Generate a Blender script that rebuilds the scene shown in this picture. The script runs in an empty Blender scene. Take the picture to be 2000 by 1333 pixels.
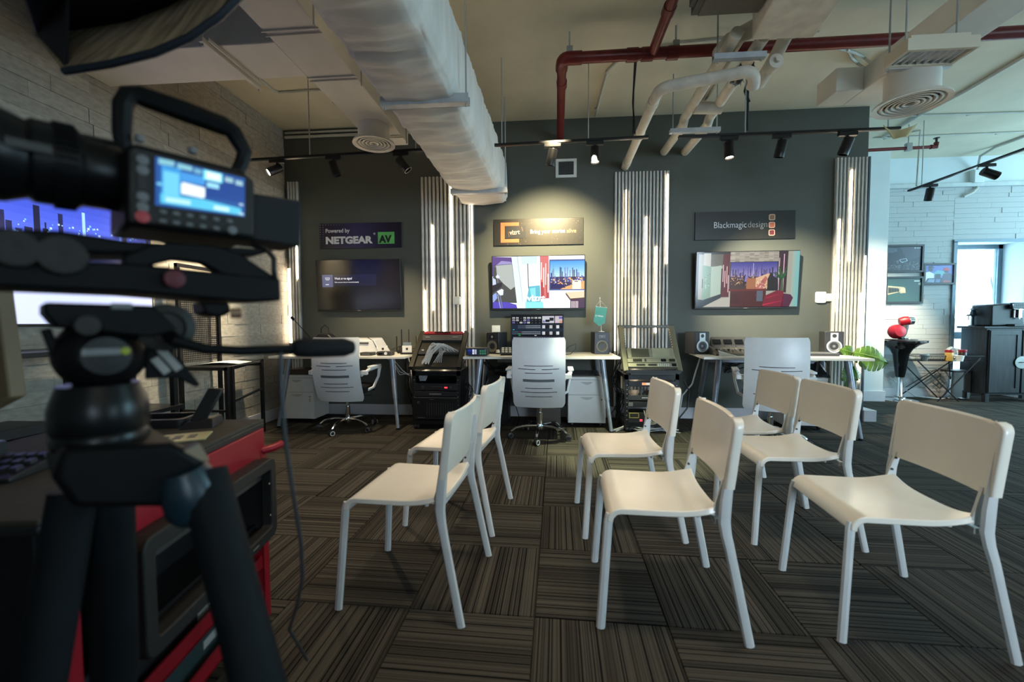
import bpy, bmesh, math, random
from mathutils import Vector, Matrix, Euler, noise
random.seed(7)
PI = math.pi
SC = bpy.context.scene
COL = SC.collection
# ---------------------------------------------------------------- camera
FPX, CH = 825.36, 1.1406
_yaw, _pit, _rol = -0.078995, -0.043852, -0.004455
_f = Vector((math.sin(_yaw)*math.cos(_pit), math.cos(_yaw)*math.cos(_pit), math.sin(_pit)))
_r0 = Vector((math.cos(_yaw), -math.sin(_yaw), 0)); _u0 = _r0.cross(_f)
_r = _r0*math.cos(_rol) + _u0*math.sin(_rol); _u = _u0*math.cos(_rol) - _r0*math.sin(_rol)
CAM = Vector((0, 0, CH))
cd = bpy.data.cameras.new('camera'); cam = bpy.data.objects.new('camera', cd); COL.objects.link(cam)
cam.matrix_world = Matrix(((_r.x, _u.x, -_f.x, 0), (_r.y, _u.y, -_f.y, 0), (_r.z, _u.z, -_f.z, CH), (0, 0, 0, 1)))
cd.sensor_width = 36; cd.lens = FPX/2000*36; cd.clip_start = 0.02; cd.clip_end = 200
cd.dof.use_dof = True; cd.dof.focus_distance = 4.3; cd.dof.aperture_fstop = 1.9
SC.camera = cam
def P(x, y, X=None, Y=None, Z=None, D=None):
    """a pixel of the 2000x1333 photograph turned into a point on a plane of the room"""
    d = _f + _r*((x-1000)/FPX) - _u*((y-666.5)/FPX)
    t = X/d.x if X is not None else Y/d.y if Y is not None else (Z-CH)/d.z if Z is not None else D
    return CAM + d*t
def px(p):
    d = Vector(p)-CAM; z = d.dot(_f)
    return (1000+FPX*d.dot(_r)/z, 666.5-FPX*d.dot(_u)/z, z) if z > 0.01 else (1e5, 1e5, z)
# ---------------------------------------------------------------- world, lights, exposure
SC.view_settings.view_transform = 'Standard'; SC.view_settings.look = 'None'
SC.view_settings.exposure = 0; SC.view_settings.gamma = 1; SC.view_settings.use_curve_mapping = False
W = bpy.data.worlds.new('sky'); SC.world = W; W.use_nodes = True
W.node_tree.nodes['Background'].inputs[0].default_value = (.72, .90, 1, 1)
W.node_tree.nodes['Background'].inputs[1].default_value = 1.6
def lamp(kind, name, loc, target, energy, color, **k):
    l = bpy.data.lights.new(name, kind); o = bpy.data.objects.new(name, l); COL.objects.link(o)
    o.location = loc; o.rotation_euler = (Vector(target)-Vector(loc)).to_track_quat('-Z', 'Y').to_euler()
    l.energy = energy; l.color = color
    for a, b in k.items(): setattr(l, a, b)
    return o
WARM = (1, .80, .52); NEUT = (1, .88, .70); COOL = (.50, .82, 1)
# daylight through the window wall on the right of the room, out of frame
lamp('AREA', 'window_daylight', (8.9, 4.7, 2.0), (4.6, 5.6, 1.0), 330, (.42, .80, 1), shape='RECTANGLE', size=4.0, size_y=2.6)
lamp('AREA', 'rear_window_daylight', (8.9, -1.6, 1.8), (1.6, 4.2, .9), 60, (.50, .80, 1), shape='RECTANGLE', size=2.4, size_y=2.2)
lamp('AREA', 'back_window_daylight', (3.4, -3.9, 1.8), (.9, 4.6, .75), 25, (.66, .84, 1), shape='RECTANGLE', size=2.8, size_y=1.6, spread=math.radians(42))
lamp('AREA', 'recess_daylight', (6.45, 7.12, 1.4), (6.2, 4.5, 2.2), 40, COOL, shape='RECTANGLE', size=.9, size_y=1.8)
# downlights over the seats, then an added warm fill behind the camera
for i, (x, y, tx, ty, e) in enumerate([(-.30, 1.5, -.45, 1.85, 95), (.75, 1.7, .45, 2.0, 75), (1.9, 1.8, 1.45, 2.2, 42), (.25, 2.9, .15, 2.9, 40), (-1.0, 2.5, -.9, 2.9, 170)]):
    lamp('SPOT', 'seat_downlight', (x, y, 3.3), (tx, ty, 0), e, (1, .84, .62), spot_size=1.15, spot_blend=.9, shadow_soft_size=.10)
lamp('AREA', 'room_glow', (2.6, -2.2, 3.3), (1.2, 2.5, .6), 5, WARM, shape='RECTANGLE', size=3.5, size_y=.5)
# the track spots (their bodies are built further down) and an added floor fill
def tspot(loc, tgt, e, size=.9, blend=.5, col=WARM, soft=.03):
    lamp('SPOT', 'track_and_fill_beam', loc, tgt, e, col, spot_size=size, spot_blend=blend, shadow_soft_size=soft)
tspot((.10, 3.75, 2.95), (.05, 5.09, 1.70), 620, 1.25, .95, (1, .84, .50))
tspot((.42, 3.80, 2.60), (.75, 3.9, 0), 900, .75, .6, (.95, 1, .62))
tspot((1.75, 3.78, 2.60), (2.75, 5.09, 1.15), 650, 1.05, .8, (1, .90, .66))
tspot((-2.72, 3.85, 2.62), (-3.22, 3.6, 1.5), 560, 1.1, .8, (1, .84, .56))
tspot((-1.9, 3.80, 2.6), (-1.9, 5.0, .8), 200, 1.0, .9)
tspot((-2.0, 3.85, 2.6), (-1.55, 3.1, 0), 170, 1.3, .9)  # added fill for the left floor, set at the unlit middle spotlight
tspot((4.6, 5.6, 2.6), (5.1, 6.75, .8), 420, .8, .8, (1, .86, .60))
tspot((4.0, 4.6, 2.7), (4.6, 6.33, 1.6), 260, .7, .9, (1, .9, .66))
# ---------------------------------------------------------------- materials
def lin(c):
    return tuple(((v/255) / 12.92 if v/255 <= .04045 else ((v/255+.055)/1.055)**2.4) for v in c)
_mats = {}
def M(name, col=(.5,.5,.5), rough=.5, metal=0, emit=0, var=.06, scale=12, bump=0, alpha=1, stretch=None, ecol=None, spec=.5):
    if name in _mats: return _mats[name]
    m = bpy.data.materials.new(name); m.use_nodes = True; nt = m.node_tree; N = nt.nodes; L = nt.links
    b = N['Principled BSDF']; _mats[name] = m
    b.inputs['Roughness'].default_value = rough; b.inputs['Metallic'].default_value = metal; b.inputs['Specular IOR Level'].default_value = spec
    tc = N.new('ShaderNodeTexCoord'); mp = N.new('ShaderNodeMapping'); L.new(tc.outputs['Object'], mp.inputs[0])
    if stretch: mp.inputs['Scale'].default_value = stretch
    nz = N.new('ShaderNodeTexNoise'); nz.inputs['Scale'].default_value = scale; nz.inputs['Detail'].default_value = 4
    L.new(mp.outputs[0], nz.inputs[0])
    mx = N.new('ShaderNodeMix'); mx.data_type = 'RGBA'
    mx.inputs[6].default_value = (*[max(0, c*(1-var)) for c in col], 1); mx.inputs[7].default_value = (*[min(1, c*(1+var)) for c in col], 1)
    rp = N.new('ShaderNodeValToRGB'); rp.color_ramp.elements[0].position = .35; rp.color_ramp.elements[1].position = .65
    L.new(nz.outputs[0], rp.inputs[0]); L.new(rp.outputs[0], mx.inputs[0]); L.new(mx.outputs[2], b.inputs['Base Color'])
    if bump:
        bp = N.new('ShaderNodeBump'); bp.inputs['Strength'].default_value = bump; bp.inputs['Distance'].default_value = .01
        L.new(nz.outputs[0], bp.inputs['Height']); L.new(bp.outputs[0], b.inputs['Normal'])
    if emit:
        b.inputs['Emission Color'].default_value = (*(ecol or col), 1); b.inputs['Emission Strength'].default_value = emit
    if alpha < 1: b.inputs['Alpha'].default_value = alpha
    return m
def attr_mat(name, emit, rough=.4):
    m = bpy.data.materials.new(name); m.use_nodes = True; N = m.node_tree.nodes; L = m.node_tree.links; b = N['Principled BSDF']
    a = N.new('ShaderNodeAttribute'); a.attribute_name = 'col'; b.inputs['Roughness'].default_value = rough
    if emit:
        b.inputs['Base Color'].default_value = (.01, .01, .012, 1)
        L.new(a.outputs[0], b.inputs['Emission Color']); b.inputs['Emission Strength'].default_value = emit
    else: L.new(a.outputs[0], b.inputs['Base Color'])
    return m
PRINT = attr_mat('printed_picture', 0, .35)
SCREEN = attr_mat('lit_screen', .85, .15); SCREEN_HOT = attr_mat('bright_lit_screen', 1.35, .15); SCREEN_DIM = attr_mat('dim_lit_screen', .5, .12)
WHITE = M('white_plastic', (.78, .73, .64), .27, var=.02, scale=6)
OFFW = M('white_shell_plastic', (.76, .77, .77), .35, var=.02)
STEELW = M('white_powder_coated_steel', (.58, .59, .58), .4, var=.03)
CARD = M('white_cabinet_steel', (.72, .72, .69), .42, var=.02)
DESKW = M('white_desktop', (.80, .78, .70), .4, var=.03, scale=5)
DESKE = M('desktop_edge', (.62, .62, .60), .5)
GREYM = M('grey_metal_leg', (.28, .31, .36), .38, .5, var=.05)
CHROME = M('chrome', (.75, .75, .76), .12, 1, var=.02)
BLACK = M('black_plastic', (.012, .012, .014), .42, var=.2)
BLACKM = M('black_metal', (.010, .010, .012), .35, .3, var=.2)
SOFTB = M('black_rubber', (.006, .0065, .008), .75, var=.2, scale=60, spec=.25)
DARKG = M('dark_grey_plastic', (.035, .036, .038), .45, var=.15)
MIDG = M('mid_grey_plastic', (.16, .165, .17), .5)
RACKB = M('black_rack_steel', (.014, .014, .014), .4, .4, var=.2)
BRONZE = M('khaki_steel', (.040, .037, .026), .4, .5, var=.1)
KHAKI = M('pale_khaki_steel', (.36, .335, .235), .4, .4, var=.06)
REDM = M('red_painted_steel', (.30, .006, .018), .4, .1, var=.08)
REDP = M('dark_red_pipe', (.145, .012, .012), .35, .1, var=.15)
PAINT = M('grey_green_wall_paint', (.086, .092, .078), .62, var=.04, scale=3, bump=.05)
CEILP = M('cream_ceiling_paint', (.62, .57, .44), .8, var=.06, scale=2.2, bump=.25)
CEILD = M('dark_grey_ceiling_slab', (.050, .050, .058), .8, var=.05)
WALLW = M('white_wall_paint', (.66, .70, .70), .7, var=.03, scale=3, bump=.1)
BASEB = M('white_baseboard', (.56, .55, .58), .5, var=.03)
GROUT = M('wallpaper_joint', (.30, .285, .265), .9)
DUCTF = M('flat_duct_white', (.66, .63, .56), .6, var=.04, scale=4, bump=.1)
DUCTI = M('wrapped_duct_canvas', (.68, .66, .62), .75, var=.07, scale=3, bump=.6, stretch=(1, 3.5, 1))
PIPEW = M('painted_white_pipe', (.64, .59, .50), .6, var=.12, scale=9, bump=.2)
STRUT = M('pale_strut_steel', (.50, .53, .56), .5, .2, var=.1)
RODM = M('hanger_rod_steel', (.40, .41, .40), .5, .4)
CONDUIT = M('painted_conduit', (.50, .50, .45), .6)
SLAT = M('grey_oak_slat', (.60, .58, .54), .65, var=.20, scale=22, bump=.15, stretch=(3, 1, .35))
SLATB = M('slat_backing', (.16, .155, .15), .9)
LED = M('warm_led_strip', (1, .86, .62), .5, emit=17.0, ecol=(1, .80, .56))
LENS = M('lit_lamp_face', (1, .95, .8), .5, emit=12.0, ecol=(1, .90, .66))
TAN = M('tan_wood', (.20, .135, .07), .6, var=.15, scale=8, stretch=(1, 1, .3))
LEAF = M('monstera_green', (.075, .165, .018), .38, var=.35, scale=14)
GLASS = M('dark_glass', (.006, .007, .009), .06, var=.1)
BRONB = M('near_black_wood', (.018, .020, .024), .45, var=.4, scale=5, stretch=(5, 5, .6))
BROWN = M('brown_card', (.05, .028, .018), .7)
CABLE = M('black_cable', (.006, .006, .007), .55)
CABLEW = M('pale_cable', (.50, .52, .52), .5)
TEAL = M('teal_cloth', (.12, .44, .37), .8, var=.08)
PAPER = M('white_card', (.80, .80, .76), .6)
MATTOP = M('dark_brown_mat', (.040, .034, .024), .8, var=.15, scale=40)
# carpet: stripes run along the tile's own y
def carpet():
    m = bpy.data.materials.new('striped_carpet_tile'); m.use_nodes = True; N = m.node_tree.nodes; L = m.node_tree.links; b = N['Principled BSDF']
    b.inputs['Roughness'].default_value = .95; b.inputs['Specular IOR Level'].default_value = .15
    tc = N.new('ShaderNodeTexCoord'); sp = N.new('ShaderNodeSeparateXYZ'); L.new(tc.outputs['Object'], sp.inputs[0])
    oi = N.new('ShaderNodeObjectInfo'); ad = N.new('ShaderNodeMath'); ad.operation = 'MULTIPLY_ADD'
    L.new(oi.outputs['Random'], ad.inputs[0]); ad.inputs[1].default_value = 37; L.new(sp.outputs[0], ad.inputs[2])
    def n1(sc, det):
        n = N.new('ShaderNodeTexNoise'); n.noise_dimensions = '1D'; n.inputs['Scale'].default_value = sc; n.inputs['Detail'].default_value = det
        L.new(ad.outputs[0], n.inputs['W']); return n
    a = n1(100, 1.2); r1 = N.new('ShaderNodeValToRGB'); L.new(a.outputs[0], r1.inputs[0])
    e = r1.color_ramp.elements; e[0].position = .40; e[0].color = (*lin((11, 10, 10)), 1); e[1].position = .445; e[1].color = (*lin((65, 61, 55)), 1)
    q = e.new(.56); q.color = (*lin((77, 73, 65)), 1); q = e.new(.60); q.color = (*lin((50, 47, 43)), 1)
    c = n1(9, 1); r2 = N.new('ShaderNodeValToRGB'); L.new(c.outputs[0], r2.inputs[0])
    e = r2.color_ramp.elements; e[0].position = .33; e[0].color = (.62, .60, .60, 1); e[1].position = .5; e[1].color = (1, 1, 1, 1)
    fb = N.new('ShaderNodeTexNoise'); fb.inputs['Scale'].default_value = 420; L.new(tc.outputs['Object'], fb.inputs[0])
    mr = N.new('ShaderNodeMapRange'); L.new(fb.outputs[0], mr.inputs[0]); mr.inputs[3].default_value = .7; mr.inputs[4].default_value = 1.3
    m1 = N.new('ShaderNodeMix'); m1.data_type = 'RGBA'; m1.blend_type = 'MULTIPLY'; m1.inputs[0].default_value = 1
    L.new(r1.outputs[0], m1.inputs[6]); L.new(r2.outputs[0], m1.inputs[7])
    m2 = N.new('ShaderNodeMix'); m2.data_type = 'RGBA'; m2.blend_type = 'MULTIPLY'; m2.inputs[0].default_value = 1
    L.new(m1.outputs[2], m2.inputs[6]); L.new(mr.outputs[0], m2.inputs[7]); L.new(m2.outputs[2], b.inputs['Base Color'])
    bp = N.new('ShaderNodeBump'); bp.inputs['Strength'].default_value = .5; bp.inputs['Distance'].default_value = .003
    L.new(a.outputs[0], bp.inputs['Height']); L.new(bp.outputs[0], b.inputs['Normal'])
    return m
CARPET = carpet()
def brickm():
    m = M('whitewashed_brick', (.35, .32, .275), .85, var=.13, scale=18, bump=.2, stretch=(1, 1, 2.2)); N = m.node_tree.nodes; L = m.node_tree.links
    oi = N.new('ShaderNodeObjectInfo'); mr = N.new('ShaderNodeMapRange'); L.new(oi.outputs['Random'], mr.inputs[0]); mr.inputs[3].default_value = .86; mr.inputs[4].default_value = 1.1
    b = N['Principled BSDF']; src = b.inputs['Base Color'].links[0].from_socket
    x = N.new('ShaderNodeMix'); x.data_type = 'RGBA'; x.blend_type = 'MULTIPLY'; x.inputs[0].default_value = 1
    L.new(src, x.inputs[6]); L.new(mr.outputs[0], x.inputs[7]); L.new(x.outputs[2], b.inputs['Base Color'])
    tc = [n for n in N if n.type == 'TEX_COORD'][0]; mp = [n for n in N if n.type == 'MAPPING'][0]
    ge = N.new('ShaderNodeNewGeometry'); L.new(ge.outputs['Position'], mp.inputs[0])
    return m
BRICK = brickm()
BRICKF = M('pale_blue_brick', (.46, .48, .48), .85, var=.10, scale=18, bump=.2, stretch=(1, 1, 2.2))
# ---------------------------------------------------------------- mesh builder
class MB:
    def __init__(s): s.v = []; s.f = []; s.m = []
    def add(s, vs, fs, mi=0):
        k = len(s.v); s.v += [tuple(v) for v in vs]; s.f += [tuple(i+k for i in f) for f in fs]; s.m += [mi]*len(fs); return s
    def box(s, x0, x1, y0, y1, z0, z1, mi=0):
        return s.add([(x0,y0,z0),(x1,y0,z0),(x1,y1,z0),(x0,y1,z0),(x0,y0,z1),(x1,y0,z1),(x1,y1,z1),(x0,y1,z1)],
                     [(0,3,2,1),(4,5,6,7),(0,1,5,4),(1,2,6,5),(2,3,7,6),(3,0,4,7)], mi)
    def hull8(s, b, t, mi=0):      # four bottom corners (ccw), four top corners
        return s.add(list(b)+list(t), [(0,3,2,1),(4,5,6,7),(0,1,5,4),(1,2,6,5),(2,3,7,6),(3,0,4,7)], mi)
    def obox(s, c, size, rot=(0,0,0), mi=0):
        R = Euler(rot).to_matrix() if not isinstance(rot, Matrix) else rot; c = Vector(c); a, b, d = [q/2 for q in size]
        vs = [c+R@Vector(q) for q in [(-a,-b,-d),(a,-b,-d),(a,b,-d),(-a,b,-d),(-a,-b,d),(a,-b,d),(a,b,d),(-a,b,d)]]
        return s.hull8(vs[:4], vs[4:], mi)
    def bar(s, p0, p1, w, h, up=(0,0,1), mi=0):
        p0, p1 = Vector(p0), Vector(p1); d = (p1-p0).normalized(); u = Vector(up)
        if abs(d.dot(u)) > .98: u = Vector((0,1,0))
        r = d.cross(u).normalized()*w/2; q = r.cross(d).normalized()*h/2
        return s.hull8([p0-r-q, p0+r-q, p1+r-q, p1-r-q], [p0-r+q, p0+r+q, p1+r+q, p1-r+q], mi)
    def cyl(s, p0, p1, r0, r1=None, n=14, mi=0, cap=True):
        return s.tube([p0, p1], [r0, r0 if r1 is None else r1], n, mi, cap)
    def tube(s, pts, r, n=8, mi=0, cap=True, flat=1):
        pts = [Vector(p) for p in pts]; rs = r if isinstance(r, (list, tuple)) else [r]*len(pts)
        t = (pts[1]-pts[0]).normalized(); a = t.orthogonal().normalized(); vs = []
        if abs(t.z) < .9: a = (Vector((0,0,1))-t*t.z).normalized()
        elif abs(t.y) < .9: a = (Vector((0,1,0))-t*t.y).normalized()
        for i, p in enumerate(pts):
            d = ((pts[min(i+1, len(pts)-1)]-pts[max(i-1, 0)])).normalized(); a = (a-d*a.dot(d)).normalized(); b = d.cross(a)
            off = PI/4 if n == 4 else 0
            vs += [p+(a*math.cos(2*PI*j/n+off)*flat+b*math.sin(2*PI*j/n+off))*rs[i] for j in range(n)]
        fs = [(i*n+j, i*n+(j+1)%n, (i+1)*n+(j+1)%n, (i+1)*n+j) for i in range(len(pts)-1) for j in range(n)]
        if cap: fs += [tuple(range(n))[::-1], tuple((len(pts)-1)*n+j for j in range(n))]
        return s.add(vs, fs, mi)
    def lathe(s, prof, o=(0,0,0), axis=(0,0,1), n=24, mi=0, cap=True):
        ax = Vector(axis).normalized(); o = Vector(o); a = ax.orthogonal().normalized(); b = ax.cross(a)
        vs = [o+ax*z+(a*math.cos(2*PI*j/n)+b*math.sin(2*PI*j/n))*max(r, 1e-4) for r, z in prof for j in range(n)]
        fs = [(i*n+j, i*n+(j+1)%n, (i+1)*n+(j+1)%n, (i+1)*n+j) for i in range(len(prof)-1) for j in range(n)]
        if cap: fs += [tuple(range(n))[::-1], tuple((len(prof)-1)*n+j for j in range(n))]
        return s.add(vs, fs, mi)
    def prism(s, poly, d0, d1, fn=lambda a, b, d: (a, d, b), mi=0):   # polygon in (a,b), extruded in d
        n = len(poly); vs = [fn(a, b, d0) for a, b in poly]+[fn(a, b, d1) for a, b in poly]
        return s.add(vs, [tuple(range(n))[::-1], tuple(range(n, 2*n))]+[(i, (i+1)%n, n+(i+1)%n, n+i) for i in range(n)], mi)
    def ring(s, outer, inner, d0, d1, fn=lambda a, b, d: (a, d, b), mi=0):
        n = len(outer); vs = [fn(*p, d0) for p in outer]+[fn(*p, d0) for p in inner]+[fn(*p, d1) for p in outer]+[fn(*p, d1) for p in inner]; fs = []
        for i in range(n):
            j = (i+1) % n; fs += [(i, j, n+j, n+i), (2*n+i, 3*n+i, 3*n+j, 2*n+j), (i, 2*n+i, 2*n+j, j), (n+i, n+j, 3*n+j, 3*n+i)]
        return s.add(vs, fs, mi)
    def sheet(s, fn, nu, nv, th, mi=0, up=(0,0,1)):   # thick surface from fn(u,v), thickness along its normal
        g = [[Vector(fn(i/nu, j/nv)) for j in range(nv+1)] for i in range(nu+1)]; top = []; bot = []
        for i in range(nu+1):
            for j in range(nv+1):
                a = g[min(i+1, nu)][j]-g[max(i-1, 0)][j]; b = g[i][min(j+1, nv)]-g[i][max(j-1, 0)]; n = a.cross(b).normalized()
                top.append(g[i][j]); bot.append(g[i][j]-n*th)
        w = nv+1; K = len(top); fs = []
        for i in range(nu):
            for j in range(nv):
                q = (i*w+j, (i+1)*w+j, (i+1)*w+j+1, i*w+j+1); fs += [q, tuple(K+x for x in q[::-1])]
        for i in range(nu):
            fs += [(i*w, K+i*w, K+(i+1)*w, (i+1)*w), (i*w+nv, (i+1)*w+nv, K+(i+1)*w+nv, K+i*w+nv)]
        for j in range(nv):
            fs += [(j, j+1, K+j+1, K+j), (nu*w+j, K+nu*w+j, K+nu*w+j+1, nu*w+j+1)]
        return s.add(top+bot, fs, mi)
    def build(s, name, mats, parent=None, bevel=0, smooth=True, seg=2, recalc=True, angle=38):
        me = bpy.data.meshes.new(name); me.from_pydata(s.v, [], s.f); mats = mats if isinstance(mats, (list, tuple)) else [mats]
        for m in mats: me.materials.append(m)
        me.polygons.foreach_set('material_index', s.m)
        if recalc:
            bm = bmesh.new(); bm.from_mesh(me); bmesh.ops.recalc_face_normals(bm, faces=bm.faces); bm.to_mesh(me); bm.free()
        if smooth: me.shade_smooth(); me.set_sharp_from_angle(angle=math.radians(angle))
        me.update(); o = bpy.data.objects.new(name, me); COL.objects.link(o)
        if parent: o.parent = parent
        if bevel:
            b = o.modifiers.new('bevel', 'BEVEL'); b.width = bevel; b.segments = seg; b.limit_method = 'ANGLE'; b.angle_limit = math.radians(40)
        return o
def tag(o, label=None, cat=None, group=None, kind=None):
    for k, v in (('label', label), ('category', cat), ('group', group), ('kind', kind)):
        if v: o[k] = v
    return o
def thing(name, label, cat, loc=(0,0,0), rz=0, group=None, rot=None):
    o = bpy.data.objects.new(name, None); COL.objects.link(o); o.location = loc; o.rotation_euler = rot or (0,0,rz); o.empty_display_size = .1
    return tag(o, label, cat, group)
def struct(name, mb, m, parent=None, **k):
    o = mb.build(name, m, parent, **k)
    if not parent: o['kind'] = 'structure'
    return o
def kids(o): return [c for c in bpy.data.objects if c.parent == o]
def dup(root, loc, rz, label, src=None):
    def cp(o, par):
        c = o.copy(); COL.objects.link(c)
        if par: c.parent = par
        for ch in tree.get(o, ()): cp(ch, c)
        return c
    tree = {}
    for c in bpy.data.objects:
        if c.parent: tree.setdefault(c.parent, []).append(c)
    r = cp(root, None); r.location = loc; r.rotation_euler = (0,0,rz); r['label'] = label; return r
def rrect(w, h, r, cx=0, cy=0, k=4):
    out = []
    for sx, sy, a0 in ((1,1,0), (-1,1,90), (-1,-1,180), (1,-1,270)):
        for i in range(k+1):
            a = math.radians(a0+90*i/k); out.append((cx+sx*(w/2-r)+r*math.cos(a), cy+sy*(h/2-r)+r*math.sin(a)))
    return out
def circ(r, n=20, cx=0, cy=0): return [(cx+r*math.cos(2*PI*i/n), cy+r*math.sin(2*PI*i/n)) for i in range(n)]
def rc(c, u0, v0, u1, v1, l=1): return (c, [(u0,v0),(u1,v0),(u1,v1),(u0,v1)], l)
def picture(name, parent, w, h, polys, mat, y=0, x0=0, z0=0, step=.0004, R=None):
    """flat print or screen image in the XZ plane facing -Y, colours stored per face"""
    me = bpy.data.meshes.new(name); vs = []; fs = []; cs = []
    for c, pts, l in polys:
        k = len(vs); q = [(x0+(u-.5)*w, y-l*step, z0+(v-.5)*h) for u, v in pts]
        vs += q; fs.append(tuple(range(k, k+len(q)))); cs.append((*lin(c), 1))
    me.from_pydata(vs, [], fs); me.materials.append(mat); at = me.color_attributes.new('col', 'FLOAT_COLOR', 'CORNER')
    for p in me.polygons:
        for li in p.loop_indices: at.data[li].color = cs[p.index]
    o = bpy.data.objects.new(name, me); COL.objects.link(o); o.parent = parent; return o
def text(name, s, size, x, y, z, mat, parent, bold=0, width=None, shear=0, rot=(PI/2,0,0), align='LEFT', space=1):
    c = bpy.data.curves.new(name, 'FONT'); c.body = s; c.size = size; c.offset = bold; c.align_x = align; c.shear = shear; c.space_character = space; c.extrude = .0006; c.resolution_u = 3
    t = bpy.data.objects.new(name+'_src', c); COL.objects.link(t); bpy.context.view_layer.update()
    me = bpy.data.meshes.new_from_object(t.evaluated_get(bpy.context.evaluated_depsgraph_get())); bpy.data.objects.remove(t); bpy.data.curves.remove(c)
    if width:
        xs = [v.co.x for v in me.vertices]; k = width/(max(xs)-min(xs))
        for v in me.vertices: v.co.x *= k
    me.materials.clear(); me.materials.append(mat); o = bpy.data.objects.new(name, me); COL.objects.link(o); o.parent = parent; o.location = (x, y, z); o.rotation_euler = rot; return o
def lerp(a, b, t): return a+(b-a)*t
def arc(p0, p1, p2, n=6):   # quadratic bend p0-p1-p2
    p0, p1, p2 = map(Vector, (p0, p1, p2)); return [(p0*(1-t)**2+p1*2*t*(1-t)+p2*t*t) for t in [i/n for i in range(n+1)]]
def wire(p0, p1, sag, n=10, sx=0, sy=0):
    p0, p1 = Vector(p0), Vector(p1); return [p0.lerp(p1, i/n)+Vector((sx, sy, -sag))*4*(i/n)*(1-i/n) for i in range(n+1)]
# ---------------------------------------------------------------- the room
XL, YB, ZC, YF = -3.22, 5.09, 3.52, 6.74     # left wall, dark wall, ceiling, far wall
floor = struct('floor', MB().box(-3.4, 9.2, -4, 7.3, -.12, -.009), M('floor_screed', (.02, .02, .02), .9))
# carpet tiles, half a metre each, quarter turned
G0 = P(1044.5, 1206, Z=0); GA = -math.radians(1.534)
ux, uy = Vector((math.cos(GA), math.sin(GA), 0)), Vector((-math.sin(GA), math.cos(GA), 0))
h_ = .2488
t0 = MB(); t0.hull8([(-h_-.001,-h_-.001,-.009), (h_+.001,-h_-.001,-.009), (h_+.001,h_+.001,-.009), (-h_-.001,h_+.001,-.009)],
                   [(-h_+.002,-h_+.002,0), (h_-.002,-h_+.002,0), (h_-.002,h_-.002,0), (-h_+.002,h_-.002,0)])
tile0 = t0.build('carpet_tile', CARPET, floor, smooth=False)
seen, rest = [], []
for i in range(-9, 20):
    for j in range(-10, 13):
        c = G0+ux*(.5*i+.25)+uy*(.5*j+.25)
        if c.x < XL-.15 or c.x > 9 or c.y > YF+.2 or c.y < -3.8 or (c.y > YB+.35 and c.x < 3.4): continue
        q = px(c); vis = c.y > .2 and -160 < q[0] < 2160 and q[1] < 1560
        if c.x < -2.6 and c.y < 2.2: vis = False
        (seen if vis else rest).append((q[2], i, j, c))
seen.sort(key=lambda a: a[0]); rest += seen[290:]; seen = seen[:290]
for k, (_, i, j, c) in enumerate(seen):
    o = tile0 if k == 0 else tile0.copy()
    if k: COL.objects.link(o); o.parent = floor
    o.location = c; o.rotation_euler = (0, 0, GA+(0 if (i+j) % 2 else PI/2)+(PI if (i*7+j*3) % 4 > 1 else 0))
mb = MB()
for _, i, j, c in rest:
    a, b = ux*h_, uy*h_; mb.add([c-a-b, c+a-b, c+a+b, c-a+b], [(0,1,2,3)])
tag(mb.build('carpet_tiles_outside_view', CARPET, floor, smooth=False), kind='stuff')
# walls
wl = struct('wall_left', MB().box(XL-.15, XL-.012, -4, YB+.2, 0, ZC+.1), GROUT)
def bricks(parent, y0, y1, z0, z1, face, limit, skip=None, hs=(.085, .105, .125), mat=None):
    mat = mat or BRICK
    """courses of long thin bricks; face(a, z, d) gives the centre, thickness axis handled by the parent wall"""
    unit = None; n = 0; z = z0; k = 0; extra = MB()
    while z < z1-.01:
        hh = random.choice(hs); hh = min(hh, z1-z); a = y0-random.random()*.2
        while a < y1:
            w = random.uniform(.28, .62); b = min(a+w, y1); aa = max(a, y0)
            if b-aa > .03 and not (skip and skip(aa, b, z, z+hh)):
                d = random.choice((.006, .0075, .009, .011)); g = .0012
                c, s = face((aa+b)/2, z+hh/2, d, b-aa-2*g, hh-2*g)
                if n < limit:
                    if unit is None: unit = MB().box(-.5, .5, -.5, .5, -.5, .5).build('brick', mat, parent, smooth=False); o = unit
                    else: o = unit.copy(); COL.objects.link(o); o.parent = parent
                    o.location = c; o.scale = s; n += 1
                else: extra.obox(c, s)
            a += w
        z += hh; k += 1
    if extra.v: tag(extra.build('small_bricks_beyond', mat, parent, smooth=False), kind='stuff')
bricks(wl, 1.9, YB, .0, ZC, lambda a, z, d, w, h: ((XL-.012+d/2, a, z), (d, w, h)), 296)
wb = struct('wall_back', MB().box(XL-.15, 3.585, YB, YB+.22, 0, ZC+.1), PAINT)
wr = struct('wall_right', MB().box(3.40, 3.585, YB+.22, YF+.5, 0, ZC+.1), WALLW)
column = struct('column', MB().box(4.2, 4.765, 6.345, YF+.3, 0, ZC+.05), WALLW, bevel=.004)
wf = MB(); OX0, OX1, OZ = 5.985, 6.93, 2.29
wf.box(3.585, OX0, YF, YF+.46, 0, ZC+.1); wf.box(OX1, 9.2, YF, YF+.46, 0, ZC+.1); wf.box(OX0, OX1, YF, YF+.46, OZ, ZC+.1)
wfar = struct('wall_far', wf, M('blue_white_wall_paint', (.60, .66, .68), .7, var=.03, scale=3))
for q4 in ((4.77, OX0-.037, .14, 3.07, 150), (OX0-.037, OX1+.032, OZ+.032, 3.07, 40), (OX1+.032, 8.3, .0, 3.07, 60)): bricks(wfar, *q4[:4], lambda a, z, d, w, h: ((a, YF-d/2, z), (w, d, h)), q4[4], hs=(.06, .075, .09), mat=BRICKF)
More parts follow.
